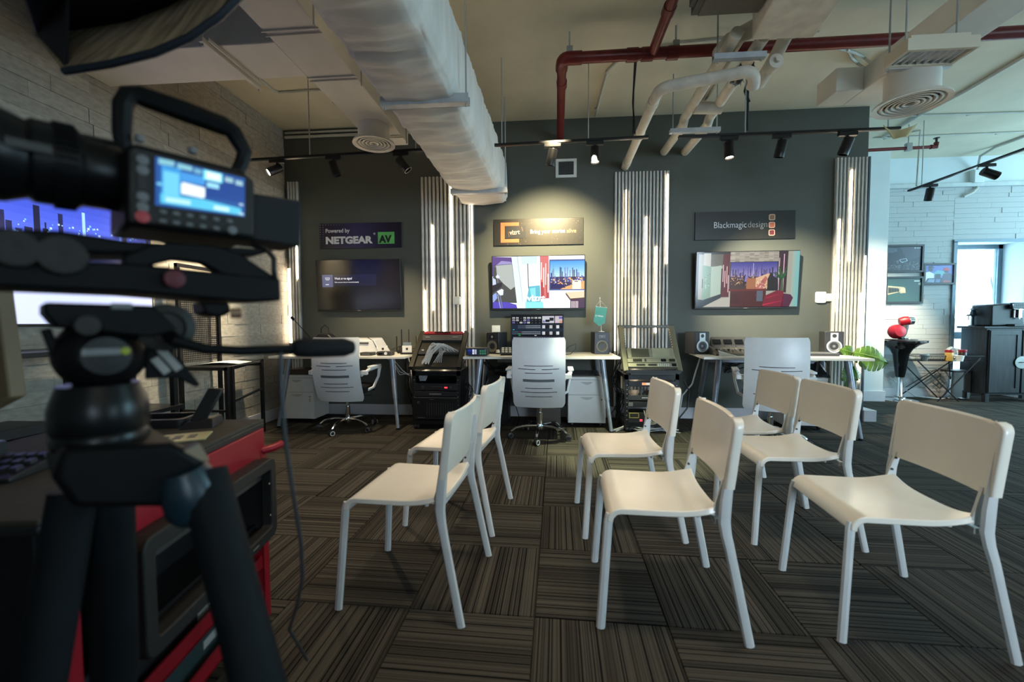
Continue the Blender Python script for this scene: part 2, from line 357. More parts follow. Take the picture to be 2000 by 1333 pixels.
struct('trim_1', MB().box(4.77, 8.9, YF-.05, YF, 3.075, 3.135), M('pale_trim', (.50, .54, .54), .6), bevel=.005)
struct('wall_front', MB().box(-3.4, 1.9, -4.15, -4, 0, ZC+.1).box(4.9, 9.2, -4.15, -4, 0, ZC+.1).box(1.9, 4.9, -4.15, -4, 0, .9).box(1.9, 4.9, -4.15, -4, 2.7, ZC+.1).box(3.35, 3.45, -4.15, -4, .9, 2.7), WALLW)
sw = MB(); sw.box(9.0, 9.15, -4, 7.2, 0, .3); sw.box(9.0, 9.15, -4, 7.2, 3.2, ZC+.1)
sw.box(9.0, 9.15, -.4, 2.6, .3, 3.2); sw.box(9.0, 9.15, -4, -2.9, .3, 3.2)  # unseen solid stretches added to keep side daylight off the foreground
for y in (4.3, 6): sw.box(9.0, 9.15, y, y+.2, .3, 3.2)
struct('wall_window_side', sw, WALLW)
cl = MB(); cl.box(-3.4, 9.2, -4, 7.3, ZC, ZC+.15)
ceil = struct('ceiling', cl, CEILP)
# dark grey slab under the ceiling, above the branch duct
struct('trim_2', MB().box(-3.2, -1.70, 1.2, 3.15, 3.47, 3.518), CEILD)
# baseboards
struct('baseboard_back', MB().box(XL+.02, 3.60, YB-.016, YB, 0, .13), BASEB, bevel=.004)
struct('baseboard_left', MB().box(XL, XL+.018, 1.0, YB-.016, 0, .13), BASEB, bevel=.004)
struct('baseboard_right', MB().box(3.585, 3.72, YB-.06, YB+.2, 0, .13), BASEB, bevel=.004)
struct('baseboard_far', MB().box(4.77, OX0, YF-.02, YF, 0, .13), BASEB, bevel=.004)
struct('baseboard_column', MB().box(4.19, 4.785, 6.325, 6.345, 0, .15), BASEB, bevel=.004)
struct('trim_3', MB().box(3.572, 3.592, YB-.035, YB, 0, 2.96), M('dark_edge_trim', (.10, .12, .14), .4, .5))
struct('trim_4', MB().tube([(XL+.03, YB-.02, 3.43), (-1.45, YB-.02, 3.43)], .018, 8).tube([(XL+.03, YB-.02, 3.48), (-1.45, YB-.02, 3.48)], .014, 8), CONDUIT)
# window in its deep recess, glass and frame
win = MB(); win.box(OX0-.0, OX0+.06, YF+.30, YF+.36, 0, OZ); win.box(OX1-.06, OX1, YF+.30, YF+.36, 0, OZ); win.box(OX0, OX1, YF+.30, YF+.36, OZ-.06, OZ); win.box(OX0, OX1, YF+.30, YF+.36, .86, .96); win.box(OX0, OX1, YF+.30, YF+.36, 0, .06)
FRB = M('blue_grey_window_frame', (.16, .24, .30), .5)
window = struct('window_1', win, FRB)
m = M('window_glass', (.9, .97, 1), .02); m.node_tree.nodes['Principled BSDF'].inputs['Transmission Weight'].default_value = 1; m.node_tree.nodes['Principled BSDF'].inputs['IOR'].default_value = 1.01
for z0, z1 in ((.06, .86), (.96, OZ-.06)): MB().box(OX0+.06, OX1-.06, YF+.325, YF+.331, z0, z1).build('pane', m, window)
struct('trim_5', MB().box(OX0-.035, OX0+.012, YF-.03, YF+.30, 0, OZ).box(OX0-.035, OX1+.03, YF-.03, YF+.02, OZ-.01, OZ+.03), FRB)
# ---------------------------------------------------------------- ceiling services
# grey wrapped duct running to the dark wall
d = thing('wrapped_duct', 'large canvas-wrapped white air duct running along the ceiling to the dark wall', 'duct', (0, 0, 2.575))
def ducts(u, v):
    y = lerp(-.6, 5.04, v); w = .016*noise.noise(Vector((u*5, y*7, 0)))+.010*noise.noise(Vector((u*8, y*26, 3)))+.004*noise.noise(Vector((u*14, y*60, 7)))
    xl = lerp(-1.08, -.985, (y+.6)/5.6); xr = lerp(-.70, -.475, (y+.6)/5.6)
    p = [(xl-.02, .42), (xl-.03, .02), (xl, -.02), (xl+.03, -.04+0), ((xl+xr)/2, -.055), (xr-.03, -.04), (xr, -.015), (xr+.025, .03), (xr+.02, .40), (xl-.02, .42)]
    k = u*(len(p)-1); i = min(int(k), len(p)-2); a, b = p[i], p[i+1]; t = k-i
    return (lerp(a[0], b[0], t)+w*.35, y, lerp(a[1], b[1], t)+w+.02+(.012 if abs((y % .62)-.31) < .05 else 0))
MB().sheet(ducts, 45, 230, .004).build('duct_wrap', DUCTI, d, angle=60)
MB().box(-1.02, -.46, 5.03, 5.045, 0, .40).build('end_cap', DUCTI, d)
for y in (2.70, 4.55):
    xl, xr = lerp(-1.08, -.985, (y+.6)/5.6)-.02, lerp(-.70, -.475, (y+.6)/5.6)+.09
    MB().box(xl, xr, y-.03, y+.03, -.055, -.05).box(xl, xr, y-.032, y-.028, -.055, 0).box(xl, xr, y+.026, y+.03, -.055, 0).build('support_strut', STRUT, d)
    for x in (xl+.02, xr-.02): MB().cyl((x, y, -.07), (x, y, ZC-2.575), .006, n=6).build('hanger_rod', RODM, d)
# flat duct with round diffuser
d = thing('flat_duct', 'flat cream air duct with side branch and round ceiling diffuser, left of wrapped duct', 'duct', (0, 0, 2.9))
MB().box(-1.69, -1.35, -.8, 4.17, 0, .42).build('main_run', DUCTF, d, bevel=.006)
MB().box(XL+.005, -1.69, 2.60, 2.97, 0, .40).build('branch_run', DUCTF, d, bevel=.006)
for y, n in ((.9, 1), (2.50, 1), (2.99, 1), (3.95, 1)):
    MB().box(-1.70, -1.34, y-.012, y-.004, -.010, -.001).box(-1.70, -1.34, y+.03, y+.036, -.010, -.001).build('seam_strip', DUCTF, d)
MB().box(-2.11, -2.085, 2.50, 3.05, -.035, -.005).box(-2.07, -2.06, 2.52, 3.02, -.02, -.002).build('support_strut', DUCTF, d)
for x, y in ((-2.1, 2.52), (-2.1, 3.03), (-1.32, 2.4), (-1.32, 4.02), (-1.32, 3.03)): MB().cyl((x, y, -.05), (x, y, .61), .005, n=6).build('hanger_rod', RODM, d)
def diffuser(par, x, y, zt, zb, r, rf):
    st = MB().lathe([(r, zt), (r, zb+.01), (rf, zb+.006), (rf+.005, zb-.012), (rf-.03, zb-.006), (rf-.035, zb+.03), (.001, zb+.035)], (x, y, 0), n=40, cap=False).build('diffuser_neck', DUCTF, par)
    MB().lathe([(rf-.036, zb+.028), (.001, zb+.028)], (x, y, 0), n=32, cap=False).build('diffuser_throat', DARKG, par)
    rr = rf-.045
    while rr > .03:
        MB().lathe([(rr, zb-.004), (rr-.012, zb-.006), (rr-.022, zb+.018), (rr-.018, zb+.02), (rr, zb-.004)], (x, y, 0), n=32, cap=False).build('diffuser_ring', DUCTF, par); rr -= .03
diffuser(d, -1.525, 3.74, 0, -.155, .135, .178)
# second flat duct on the right with its diffuser
d = thing('flat_duct', 'boxy cream air duct crossing the right ceiling with a wide round diffuser', 'duct', (0, 0, 2.9))
MB().box(2.42, 2.715, -.6, 3.74, 0, .17).build('main_run', DUCTF, d, bevel=.006)
MB().box(2.22, 2.42, 3.50, 3.74, .0, .175).build('branch_run', DUCTF, d, bevel=.006)
for y in (1.5, 3.2): MB().box(2.36, 2.76, y-.02, y+.02, -.03, -.003).build('support_strut', STRUT, d); MB().cyl((2.37, y, -.04), (2.37, y, .61), .006, n=6).build('hanger_rod', RODM, d)
diffuser(d, 2.60, 3.30, 0, -.21, .155, .215)
dr = MB().sheet(lambda u, v: (2.72+(u-.5)*.24*(1-.6*v), 3.55+.02*math.sin(u*6), -.30-.10*v-.04*math.sin(u*PI)*(1-v)), 10, 6, .006)
tag(dr.build('drip_cloth', M('yellowed_cloth', (.50, .42, .22), .8)), 'small yellowed rag hanging under the right round diffuser', 'cloth')
bpy.data.objects['drip_cloth'].location = (0, 0, 2.95)
# red sprinkler pipe
RY, RZ = 3.6, 3.31
d = thing('sprinkler_pipe', 'dark red sprinkler pipe with elbow and tee crossing the ceiling', 'pipe', (0, 0, RZ))
MB().tube([(.22, RY, 0), (8.98, RY, .04)], .045, 16).build('main_pipe', REDP, d)
MB().tube([(.30, RY, 0)]+arc((.20, RY, 0), (.14, RY, 0), (.14, RY+.08, -.002), 6)+[(.14, RY+.14, -.004)], .052, 16).build('elbow', REDP, d)
MB().tube([(.14, RY+.1, -.003), (.175, YB, -.035)], .040, 16).tube([(.148, RY+.32, -.004), (.152, RY+.40, -.006)], .047, 16).build('wall_branch', REDP, d)
MB().tube([(.865, RY, 0), (.865, RY-.10, .01), (.865, -.5, .07)], .038, 14).tube([(.865, RY-.5, .02), (.865, RY-.42, .018)], .045, 14).build('room_branch', REDP, d)
for x0 in (.66, .78, .98): MB().cyl((x0, RY, 0), (x0+.09, RY, 0), .053, n=16).build('coupling', REDP, d)
for x, y in ((.2, RY), (1.05, RY), (2.0, RY)): MB().cyl((x, y, .04), (x, y, ZC-RZ), .008, n=6).box(x-.025, x+.025, y-.02, y+.02, .03, .09).build('hanger_rod', RODM, d)
p0 = P(1690, 293, Y=5.6); p1 = P(1826, 287, Y=5.6)
d = thing('sprinkler_pipe', 'thin red sprinkler pipe ending in an upright sprinkler head, right of dark wall', 'pipe', p0)
v = p1-p0; MB().tube([(-.5, 0, -.015), v], .020, 10).build('main_pipe', REDP, d)
MB().tube([v-Vector((.05, 0, 0)), v+Vector((.01, 0, 0)), v+Vector((.015, 0, .05))], .027, 10).build('elbow', REDP, d)
MB().cyl(v+Vector((.015, 0, .05)), v+Vector((.015, 0, .10)), .012).cyl(v+Vector((.015, 0, .10)), v+Vector((.015, 0, .105)), .032).build('sprinkler_head', DARKG, d)
MB().cyl(v*.62, v*.62+Vector((0, 0, ZC-p0.z-v.z*.62)), .006, n=6).box(v.x*.62-.03, v.x*.62+.03, -.025, .025, -.03, .06).build('hanger_rod', RODM, d)
# white insulated pipes
def wpipe(label, pts, r, joints=()):
    o0 = Vector(pts[0]); t = thing('insulated_pipe', label, 'pipe', o0); pts = [Vector(p)-o0 for p in pts]
    MB().tube(pts, r, 14).build('pipe_wrap', PIPEW, t, angle=60)
    for a, b in joints: a = Vector(a)-o0; b = Vector(b)-o0; MB().cyl(a, b, r*1.13, n=14).build('joint_collar', PIPEW, t)
    return t
A0, A1, A2 = Vector((.925, YB, 2.94)), Vector((.885, 3.42, 2.95)), Vector((1.50, 3.28, 2.96))
wpipe('white insulated pipe with a long sideways bend, leftmost of the three on the dark wall', [A0, A1+Vector((0, .12, 0))]+arc(A1+Vector((0, .1, 0)), A1, A1+Vector((.12, -.02, 0)))+[A2-Vector((.08, -.02, 0))]+arc(A2-Vector((.06, -.01, 0)), A2+Vector((.04, 0, 0)), A2+Vector((.05, .10, -.07))), .043,
      [(A1+Vector((.002, .2, 0)), A1+Vector((.004, .27, 0))), ((.92, 4.9, 2.942), (.922, 4.98, 2.941)), ((.905, 4.2, 2.944), (.906, 4.28, 2.944))])
wpipe('white insulated pipe, middle one of the three entering the dark wall', [(1.365, YB, 3.10), (1.345, 4.35, 3.06), (1.33, 4.25, 3.09), (1.305, 3.08, 3.11)], .043, [((1.348, 4.37, 3.06), (1.35, 4.47, 3.065))])
wpipe('white insulated pipe with a torn black patch, rightmost of the three on dark wall', [(1.60, YB, 3.09), (1.575, 4.35, 3.05), (1.56, 4.25, 3.08), (1.50, 3.12, 3.10)], .043, [((1.578, 4.37, 3.05), (1.58, 4.47, 3.055))])
tp = MB()
for k in range(9):
    a = k*.7; tp.add([(1.525+.05*math.cos(a), 3.42+.02*k, 3.09+.055*math.sin(a)), (1.525+.085*math.cos(a+.3), 3.47+.02*k, 3.09+.06*math.sin(a+.4)-.02), (1.53+.05*math.cos(a+.8), 3.62, 3.09+.05*math.sin(a+.8))], [(0,1,2)])
tp.tube([(1.52, 3.40, 3.088), (1.53, 3.62, 3.088)], .049, 12)
tag(tp.build('torn_insulation', M('torn_black_foil', (.012, .012, .013), .35, var=.4)), 'torn black insulation wrap hanging off a white pipe', 'insulation')
p = wpipe('short fat white insulated pipe crossing between two parallel pipes', [(1.34, 4.02, 3.07), (1.58, 4.02, 3.06)], .052)
for k, x in enumerate((1.42, 1.455)):
    wpipe(('thin pale pipe running along ceiling between thick insulated pipes, left of pair', 'thin pale pipe running along ceiling between thick insulated pipes, right of pair')[k], [(x, 4.15, 3.15), (x-.04, 3.15, 3.17)], .014)
wpipe('stubby white insulated pipe with capped round end by the ceiling unit', [P(1535, 70, Z=3.14), P(1515, 110, Z=3.08), P(1482, 165, Z=3.00)], .046)
q = P(1511, 125, Z=3.0)
d = thing('capped_valve', 'round white capped valve end on the stubby insulated pipe', 'valve', q); MB().lathe([(.05, .05), (.05, -.04), (.02, -.045), (.02, -.07), (.001, -.07)], axis=(0,1,0), n=18).build('cap', PIPEW, d)
wpipe('large grey-white insulated pipe rising toward the ceiling unit', [P(1405, 105, Z=3.16), P(1425, 80, Z=3.16), P(1480, 50, Z=3.2), P(1530, 20, Z=3.25)], .055)
for lab, x0, x1, y, z in (('lower pale steel strut under the insulated pipes, hung on two rods', 1.20, 1.67, 4.28, 3.0), ('upper pale steel strut under the insulated pipes near ceiling unit', 1.20, 1.56, 3.22, 3.05)):
    t = thing('pipe_strut', lab, 'bracket', (x0, y, z)); L_ = x1-x0
    MB().box(0, L_, -.02, .02, -.04, -.035).box(0, L_, -.022, -.018, -.04, 0).box(0, L_, .018, .022, -.04, 0).build('channel', STRUT, t)
    for x in (.03, L_-.03): MB().cyl((x, 0, -.06), (x, 0, ZC-z), .006, n=6).build('hanger_rod', RODM, t)
# ceiling unit and slanted white duct
t = thing('air_conditioner', 'dark grey ceiling air conditioning unit, cut off by the top picture edge', 'air conditioner', (.985, 2.06, 3.12))
MB().box(.0, .38, .0, .86, 0, .36).build('casing', M('olive_grey_steel', (.085, .08, .065), .6), t, bevel=.006)
MB().box(-.07, .0, .1, .80, .02, .34).box(-.04, 0, .02, .86, .01, .3).build('flange', DARKG, t)
t = thing('slanted_duct', 'scuffed white duct end sloping beside the dark ceiling unit', 'duct', (0, 0, 3.05))
b = [P(1468, 79, Z=3.05), P(1588, 74, Z=3.05), P(1645, 0, Z=3.05), P(1510, 0, Z=3.05)]
b = [q-Vector((0, 0, 3.05)) for q in b]; b[2] += (b[2]-b[1])*1.5; b[3] += (b[3]-b[0])*1.5
MB().hull8([b[3], b[2], b[1], b[0]], [q+Vector((0, 0, .40)) for q in (b[3], b[2], b[1], b[0])]).build('duct_wrap', PIPEW, t, bevel=.01)
# fluorescent fixture
q = P(1730, 131, Z=2.6)
t = thing('batten_light', 'hanging rectangular fluorescent light with a reflective louvre, unlit', 'ceiling light', (1.945, 2.50, 2.60))
MB().ring([(0,0), (.36,0), (.36,.165), (0,.165)], [(.018,.018), (.342,.018), (.342,.147), (.018,.147)], -.005, .04, lambda a, b, d: (a, b, d)).build('frame', CEILP, t)
MB().box(.0, .36, 0, .165, .04, .058).box(.03, .33, .02, .145, .058, .085).build('housing', CEILP, t)
MB().box(.018, .342, .018, .147, .008, .014).build('reflector', CHROME, t)
for k in range(8): MB().box(.035+k*.04, .038+k*.04, .018, .147, -.002, .008).build('louvre', STRUT, t)
for x in (.05, .31): MB().cyl((x, .08, .085), (x, .08, ZC-2.60), .005, n=6).build('hanger_rod', RODM, t)
# conduits on the ceiling and walls
def conduit(label, pts, r=.012, clips=()):
    o0 = Vector(pts[0]); t = thing('conduit', label, 'conduit', o0); MB().tube([Vector(q)-o0 for q in pts], r, 8).build('tube', CONDUIT, t)
    for c in clips: c = Vector(c)-o0; MB().obox(c, (.03, .03, .02)).build('clip', CONDUIT, t)
Zc = ZC-.012
conduit('bent grey conduit on the cream ceiling behind the flat branch duct', [P(500, 148, Z=Zc), P(532, 176, Z=Zc), P(545, 181, Z=Zc), P(635, 175, Z=Zc)], .013)
conduit('short white conduit ending above the track rail, right of the red pipe drop', [P(1205, 120, Z=Zc), P(1187, 138, Z=Zc), P(1172, 190, Z=Zc), P(1163, 227, Z=Zc)], .012, [P(1186, 141, Z=Zc), P(1164, 213, Z=Zc)])
conduit('thin conduit above the red pipe left of the pipe strut', [P(1275, 95, Z=Zc), P(1330, 84, Z=Zc), P(1410, 76, Z=Zc), P(1600, 62, Z=Zc)], .008)
conduit('long pale conduit crossing the blue-lit ceiling from the far wall to upper right', [P(1725, 268, Z=Zc), P(1800, 222, Z=Zc), P(1885, 178, Z=Zc), P(2060, 75, Z=Zc)], .018, [P(1885, 178, Z=Zc)])
conduit('thin pale conduit crossing right ceiling sideways, nearer the camera', [P(1700, 228, Z=Zc), P(1890, 223, Z=Zc), P(2050, 218, Z=Zc)], .010, [P(1892, 224, Z=Zc)])
conduit('thin pale conduit crossing right ceiling sideways, nearer the far wall', [P(1705, 270, Z=Zc), P(1950, 260, Z=Zc), P(2050, 256, Z=Zc)], .010, [P(1948, 261, Z=Zc)])
conduit('two-bend conduit looping beside the small red pipe', [P(1725, 272, Z=Zc), P(1760, 262, Z=Zc), P(1797, 255, Z=Zc), P(1795, 290, Y=5.9), P(1790, 363, Y=5.6)], .009)
conduit('thick pale conduit dropping from right ceiling to a small junction box', [P(2060, 245, Z=Zc), P(1945, 287, Z=Zc), P(1915, 305, Z=3.45), P(1909, 335, Y=YF-.02)], .018)
conduit('bent conduit below the junction box on the far wall', [P(1909, 355, Y=YF-.03), P(1908, 368, Y=YF-.03), P(1900, 376, Y=YF-.05), P(1882, 384, Y=YF-.03)], .018)
conduit('slanting conduit on the ceiling meeting the top of the dark wall', [P(1607, 202, Z=Zc), P(1650, 168, Z=Zc), P(1740, 100, Z=Zc)], .018)
conduit('curved pair of flexible conduits beside the right duct, upper', [P(1625, 92, Z=Zc), P(1668, 103, Z=Zc), P(1688, 113, Z=Zc), P(1702, 124, Z=3.4)], .012)
conduit('curved pair of flexible conduits beside the right duct, lower', [P(1655, 97, Z=Zc), P(1663, 113, Z=Zc), P(1675, 124, Z=Zc), P(1688, 133, Z=3.4)], .012)
q = P(1902, 346, Y=YF)
tag(MB().box(q.x-.06, q.x+.07, YF-.08, YF, q.z-.10, q.z+.08).build('junction_box', WALLW, bevel=.004), 'small square junction box high on the far wall', 'junction box')
# small pendant sensor beside the flat duct
q = P(652, 203, Z=3.1); t = thing('ceiling_sensor', 'tiny pale sensor hanging under the left flat duct edge', 'sensor', q)
MB().cyl((0, 0, 0), (.05, 0, .05), .02).build('body', MIDG, t); MB().tube([(.05, 0, .05), (.08, .02, .2), (.06, 0, ZC-q.z)], .005, 6).build('cable', CABLE, t)
# exhaust grille
g0, g1 = P(1085, 312, Y=YB), P(1126, 347, Y=YB); w, h = g1.x-g0.x, g0.z-g1.z
t = thing('air_grille', 'small square white exhaust grille high on the dark wall', 'grille', ((g0.x+g1.x)/2, YB, (g0.z+g1.z)/2))
MB().ring([(-w/2,-h/2), (w/2,-h/2), (w/2,h/2), (-w/2,h/2)], [(-w*.36,-h*.36), (w*.36,-h*.36), (w*.36,h*.36), (-w*.36,h*.36)], -.02, -.001).build('frame', PAPER, t, bevel=.003)
MB().box(-w*.37, w*.37, -.004, -.001, -h*.37, h*.37).build('dark_duct', BLACK, t)
for k in range(9):
    a = (k-4)*.08; MB().box(-w*.36, w*.36, -.014, -.010, h*a-.0012, h*a+.0012).build('blade', MIDG, t); MB().box(w*a-.0012, w*a+.0012, -.012, -.008, -h*.36, h*.36).build('blade', MIDG, t)
# ---------------------------------------------------------------- track lights
def track(label, p0, p1, rods=()):
    t = thing('track_rail', label, 'track rail', p0); v = Vector(p1)-Vector(p0)
    MB().bar((0,0,0), v, .034, .02).build('rail', BLACKM, t); MB().bar(v*.004-Vector((0,0,.011)), v*.996-Vector((0,0,.011)), .012, .003).build('groove', M('dull_copper_groove', (.1,.1,.1), .3, .8), t)
    for k in rods: q = v*k; MB().cyl(q, q+Vector((0, 0, ZC-p0[2]-q.z)), .005, n=6).build('hanger_rod', RODM, t)
    return t
def spot(label, base, aim, lit, L=.14, r=.040, group='black track spotlights'):
    """cylindrical head hung below its adapter; aim is the beam direction"""
    t = thing('track_spotlight', label, 'spotlight', base, group=group); a = Vector(aim).normalized()
    MB().box(-.075, .075, -.017, .017, -.045, -.012).build('adapter', BLACKM, t, bevel=.003)
    MB().cyl((0, 0, -.04), (0, 0, -.085), .011).build('stem', BLACKM, t)
    c = Vector((0, 0, -.10))+a*.03; s0, s1 = c-a*L*.5, c+a*L*.5
    MB().lathe([(r*.9, 0), (r, .006), (r, L*.55), (r*1.02, L*.56), (r*1.02, L), (r*.86, L), (r*.80, L-.02), (.001, L-.02)], s0, a, 24, cap=False).lathe([(.001,.001), (r*.9, 0)], s0, a, 24, cap=False).build('head', BLACKM, t)
    MB().lathe([(r*.80, 0), (.001, .001)], s1-a*.012, a, 20, cap=False).build('lamp_face', LENS if lit else M('dark_lens', (.02, .02, .02), .1), t)
    return t
TZ = 2.75
a0 = P(487, 313, Z=TZ); a1 = P(838, 292, Z=TZ)
track('left black track rail with three spotlights, below the round diffuser', a0, a1, (.35, .93))
b0 = P(966, 284, Z=TZ); b1 = P(1266, 268, Z=TZ)
track('middle black track rail with two spotlights, crossing the wrapped duct', b0, b1, (.05, .62))
c0 = P(1325, 268, Z=TZ); c1 = P(1757, 251, Z=TZ)
track('right black track rail with three spotlights along the dark wall', c0, c1, (.31, .95))
e0 = P(1775, 373, Z=TZ); e1 = P(2060, 270, Z=TZ)
track('far right black track rail running toward the camera over the coffee corner', e0, e1, (.12,))
def on(p0, p1, x):
    t = (x-px(p0)[0])/(px(p1)[0]-px(p0)[0]); z0 = px(p0)[2]; z1 = px(p1)[2]; t = t*z0/(z1+(z0-z1)*t); return Vector(p0).lerp(Vector(p1), t)
for x, aim, lit, lab, pr in [
    (541, (-.55, -.62, -.55), 1, 'lit black spotlight pointing at the brick wall, leftmost on the left rail', (a0, a1)),
    (651, (.28, .1, -.95), 0, 'unlit black spotlight tilted slightly right, middle of the left rail', (a0, a1)),
    (783, (.62, .1, -.75), 0, 'unlit black spotlight tilted far right, near the round diffuser', (a0, a1)),
    (1079, (-.20, .2, -.95), 0, 'unlit black spotlight beside the red pipe end, left on middle rail', (b0, b1)),
    (1162, (.0, -.12, -.99), 1, 'lit black spotlight pointing straight down, right on middle rail', (b0, b1)),
    (1424, (.02, -.12, -.99), 1, 'lit black spotlight pointing down, leftmost on right rail', (c0, c1)),
    (1527, (-.12, .2, -.97), 0, 'unlit black spotlight, middle one on the right rail', (c0, c1)),
    (1656, (-.25, .2, -.93), 0, 'unlit black spotlight just above the last slatted panel', (c0, c1)),
    (1817, (-.08, .1, -.98), 0, 'black spotlight hanging straight at the near end of far right rail', (e0, e1)),
    (1928, (.85, -.15, -.42), 0, 'black spotlight swung sideways to the right on far right rail', (e0, e1))]:
    spot(lab, on(*pr, x), aim, lit)
w_ = MB().tube([P(1240, 120, Z=3.45), P(1236, 200, Y=3.95), P(1240, 262, Y=3.9)], .008, 6).tube([P(1243, 120, Z=3.45), P(1238, 180, Y=3.95), P(1236, 262, Y=3.9)], .005, 6)
tag(w_.build('rail_cable', CABLE), 'black supply cable hanging down to the middle track rail', 'cable')
w_ = MB().tube([P(1461, 150, Y=3.9), P(1460, 255, Y=3.9)], .010, 6).tube([P(1462, 150, Y=3.9), P(1455, 178, Y=3.88), P(1463, 200, Y=3.9)], .012, 6)
tag(w_.build('rail_cable', CABLE), 'black cable tied around a hanger above right track rail', 'cable')
# ---------------------------------------------------------------- slatted panels with led strips
def slat_panel(label, x0, x1, ztop, zbot, n, leds, y=YB):
    """leds: (x, z0, z1)"""
    t = thing('slat_panel', label, 'wall panel', (x0, y-.0015, 0), group='slatted light panels on the dark wall'); W_ = x1-x0; p = W_/n
    MB().box(0, W_, -.010, 0, zbot, ztop).build('backing', SLATB, t)
    s = MB(); hw = p*.30
    s.prism([(-hw,0), (-hw,.024), (-hw*.6,.030), (hw*.6,.030), (hw,.024), (hw,0)], zbot, ztop, lambda a, b, d: (a, -.010-b, d)); s0 = s.build('slat', SLAT, t, smooth=False); s0.location.x = p*.5
    for k in range(1, n): o = s0.copy(); COL.objects.link(o); o.parent = t; o.location.x = p*(k+.5)
    for lx, z0, z1 in leds:
        MB().box(lx-x0-.007-(.018 if lx < XL+.08 else 0), lx-x0+.007, -.046, -.030, z0, z1).build('led_strip', LED, t, smooth=False)
    return t
yl = YB-.04
def led(px_, y0, y1=None, zb=None):
    a = P(px_, y0, Y=yl); b = P(px_, y1, Y=yl).z if y1 else zb; return (a.x, b, a.z)
slat_panel('narrow slatted wall panel in the corner beside the brick wall', XL+.04, P(581, 355, Y=yl).x, 2.885, .14, 4, [led(578, 415, 545), (XL+.055, .9, led(562, 525, 600)[2])])
slat_panel('slatted wall panel with light strips behind the left equipment rack', P(820, 345, Y=yl).x, P(926, 420, Y=yl).x, 2.89, .14, 14, [led(829.5, 568, zb=.5), led(845, 440, 606), led(866, 546, zb=.35), led(881, 345, 522), led(903, 477, 650), led(921, 397, 640)])
slat_panel('slatted wall panel with light strips behind the right equipment rack', P(1200, 338, Y=yl).x, P(1309, 334, Y=yl).x, 2.875, .14, 16, [led(1202, 517, 685), led(1223, 372, 541), led(1241, 578, 740), led(1262.5, 424, 601), led(1282, 482, 650), led(1304, 341, 515)])
slat_panel('slatted wall panel with light strips at the right end of the dark wall', P(1634, 310, Y=yl).x, 3.57, 2.955, .14, 9, [led(1640, 429, 608), led(1664, 332, 511), led(1681, 573, 745), led(1690, 500, 690)])
# ---------------------------------------------------------------- signs on the dark wall
def mix(a, b, t): return tuple(lerp(x, y, max(0, min(1, t))) for x, y in zip(a, b))
def vgrad(c0, c1, u0, v0, u1, v1, n, l=1): return [rc(mix(c0, c1, (k+.5)/n), u0, lerp(v0, v1, k/n), u1, lerp(v0, v1, (k+1)/n), l) for k in range(n)]
def hgrad(c0, c1, u0, v0, u1, v1, n, l=1): return [rc(mix(c0, c1, (k+.5)/n), lerp(u0, u1, k/n), v0, lerp(u0, u1, (k+1)/n), v1, l) for k in range(n)]
def skyline(u0, u1, v0, h, n, cols, l, seed=1, wmin=.5):
    r = random.Random(seed); out = []; w = (u1-u0)/n
    for k in range(n):
        hh = h*r.uniform(.25, 1)**1.6; a = u0+k*w+r.uniform(0, .3)*w; b = min(a+w*r.uniform(wmin, 1.0), u1); out.append(rc(r.choice(cols), a, v0, b, v0+hh, l))
        if r.random() < .3: out.append(rc(r.choice(cols), (a+b)/2-.1*w, v0+hh, (a+b)/2+.1*w, v0+hh*1.3, l))
    return out
def dots(u0, v0, u1, v1, n, cols, l, s=.004, asp=2, seed=3):
    r = random.Random(seed); out = []
    for k in range(n):
        u, v, q = r.uniform(u0, u1), r.uniform(v0, v1), s*r.uniform(.5, 1.3); out.append(rc(r.choice(cols), u-q, v-q*asp, u+q, v+q*asp, l))
    return out
WTXT = M('white_lettering', (.85, .85, .85), .5, var=.01); ORTXT = M('orange_lettering', (.75, .20, .07), .5, var=.01); BKTXT = M('black_lettering', (.01, .012, .01), .5)
def sign(label, a, b, polys):
    """a top-left and b bottom-right pixel of the board"""
    p, q = P(*a, Y=YB-.02), P(*b, Y=YB-.02); w, h = q.x-p.x, p.z-q.z
    t = thing('wall_sign', label, 'sign', ((p.x+q.x)/2, YB-.001, (p.z+q.z)/2), group='company signs over the wall screens')
    MB().box(-w/2, w/2, -.018, 0, -h/2, h/2).build('board', DARKG, t, bevel=.002); picture('print', t, w-.004, h-.004, polys, PRINT, -.0185); return t, w, h
pur = (52, 44, 88)
pl_ = hgrad((40, 28, 42), (58, 52, 100), 0, 0, .45, 1, 10)+hgrad((58, 52, 100), (26, 20, 34), .45, 0, 1, 1, 12)
for i in range(16):
    for j in range(9):
        u, v = i*.034+.01, 1-j*.095-.05; q = .010*max(0, 1-i/15)*max(0, 1-j/9)**.5
        if q > .0015 and not (u > .06 and .15 < v < .88): pl_.append(rc((150, 138, 170), u-q*.6, v-q*2, u+q*.6, v+q*2, 2))
t, w, h = sign('purple sign with large white and green lettering over the dark television', (623.4, 437.5), (784.5, 483.5), pl_)
text('lettering', 'Powered by', .068, -w*.425, -.021, h*.135, WTXT, t, width=w*.295, bold=.0012)
text('lettering', 'NETGEAR', .115, -w*.425, -.021, -h*.30, WTXT, t, width=w*.575, bold=.006)
text('lettering', '®', .035, w*.162, -.021, h*.02, WTXT, t)
MB().box(w*.215, w*.415, -.0205, -.019, -h*.345, h*.12).build('green_box', M('sign_green', (.13, .52, .13), .5), t)
text('lettering', 'AV', .118, w*.235, -.0215, -h*.29, BKTXT, t, width=w*.155, bold=.006)
pl_ = hgrad((34, 32, 30), (70, 62, 48), 0, 0, .55, 1, 8)+hgrad((70, 62, 48), (40, 38, 30), .55, 0, 1, 1, 8)+dots(0, 0, 1, 1, 70, [(150, 140, 110), (190, 180, 150)], 2, .0018, 3.4)
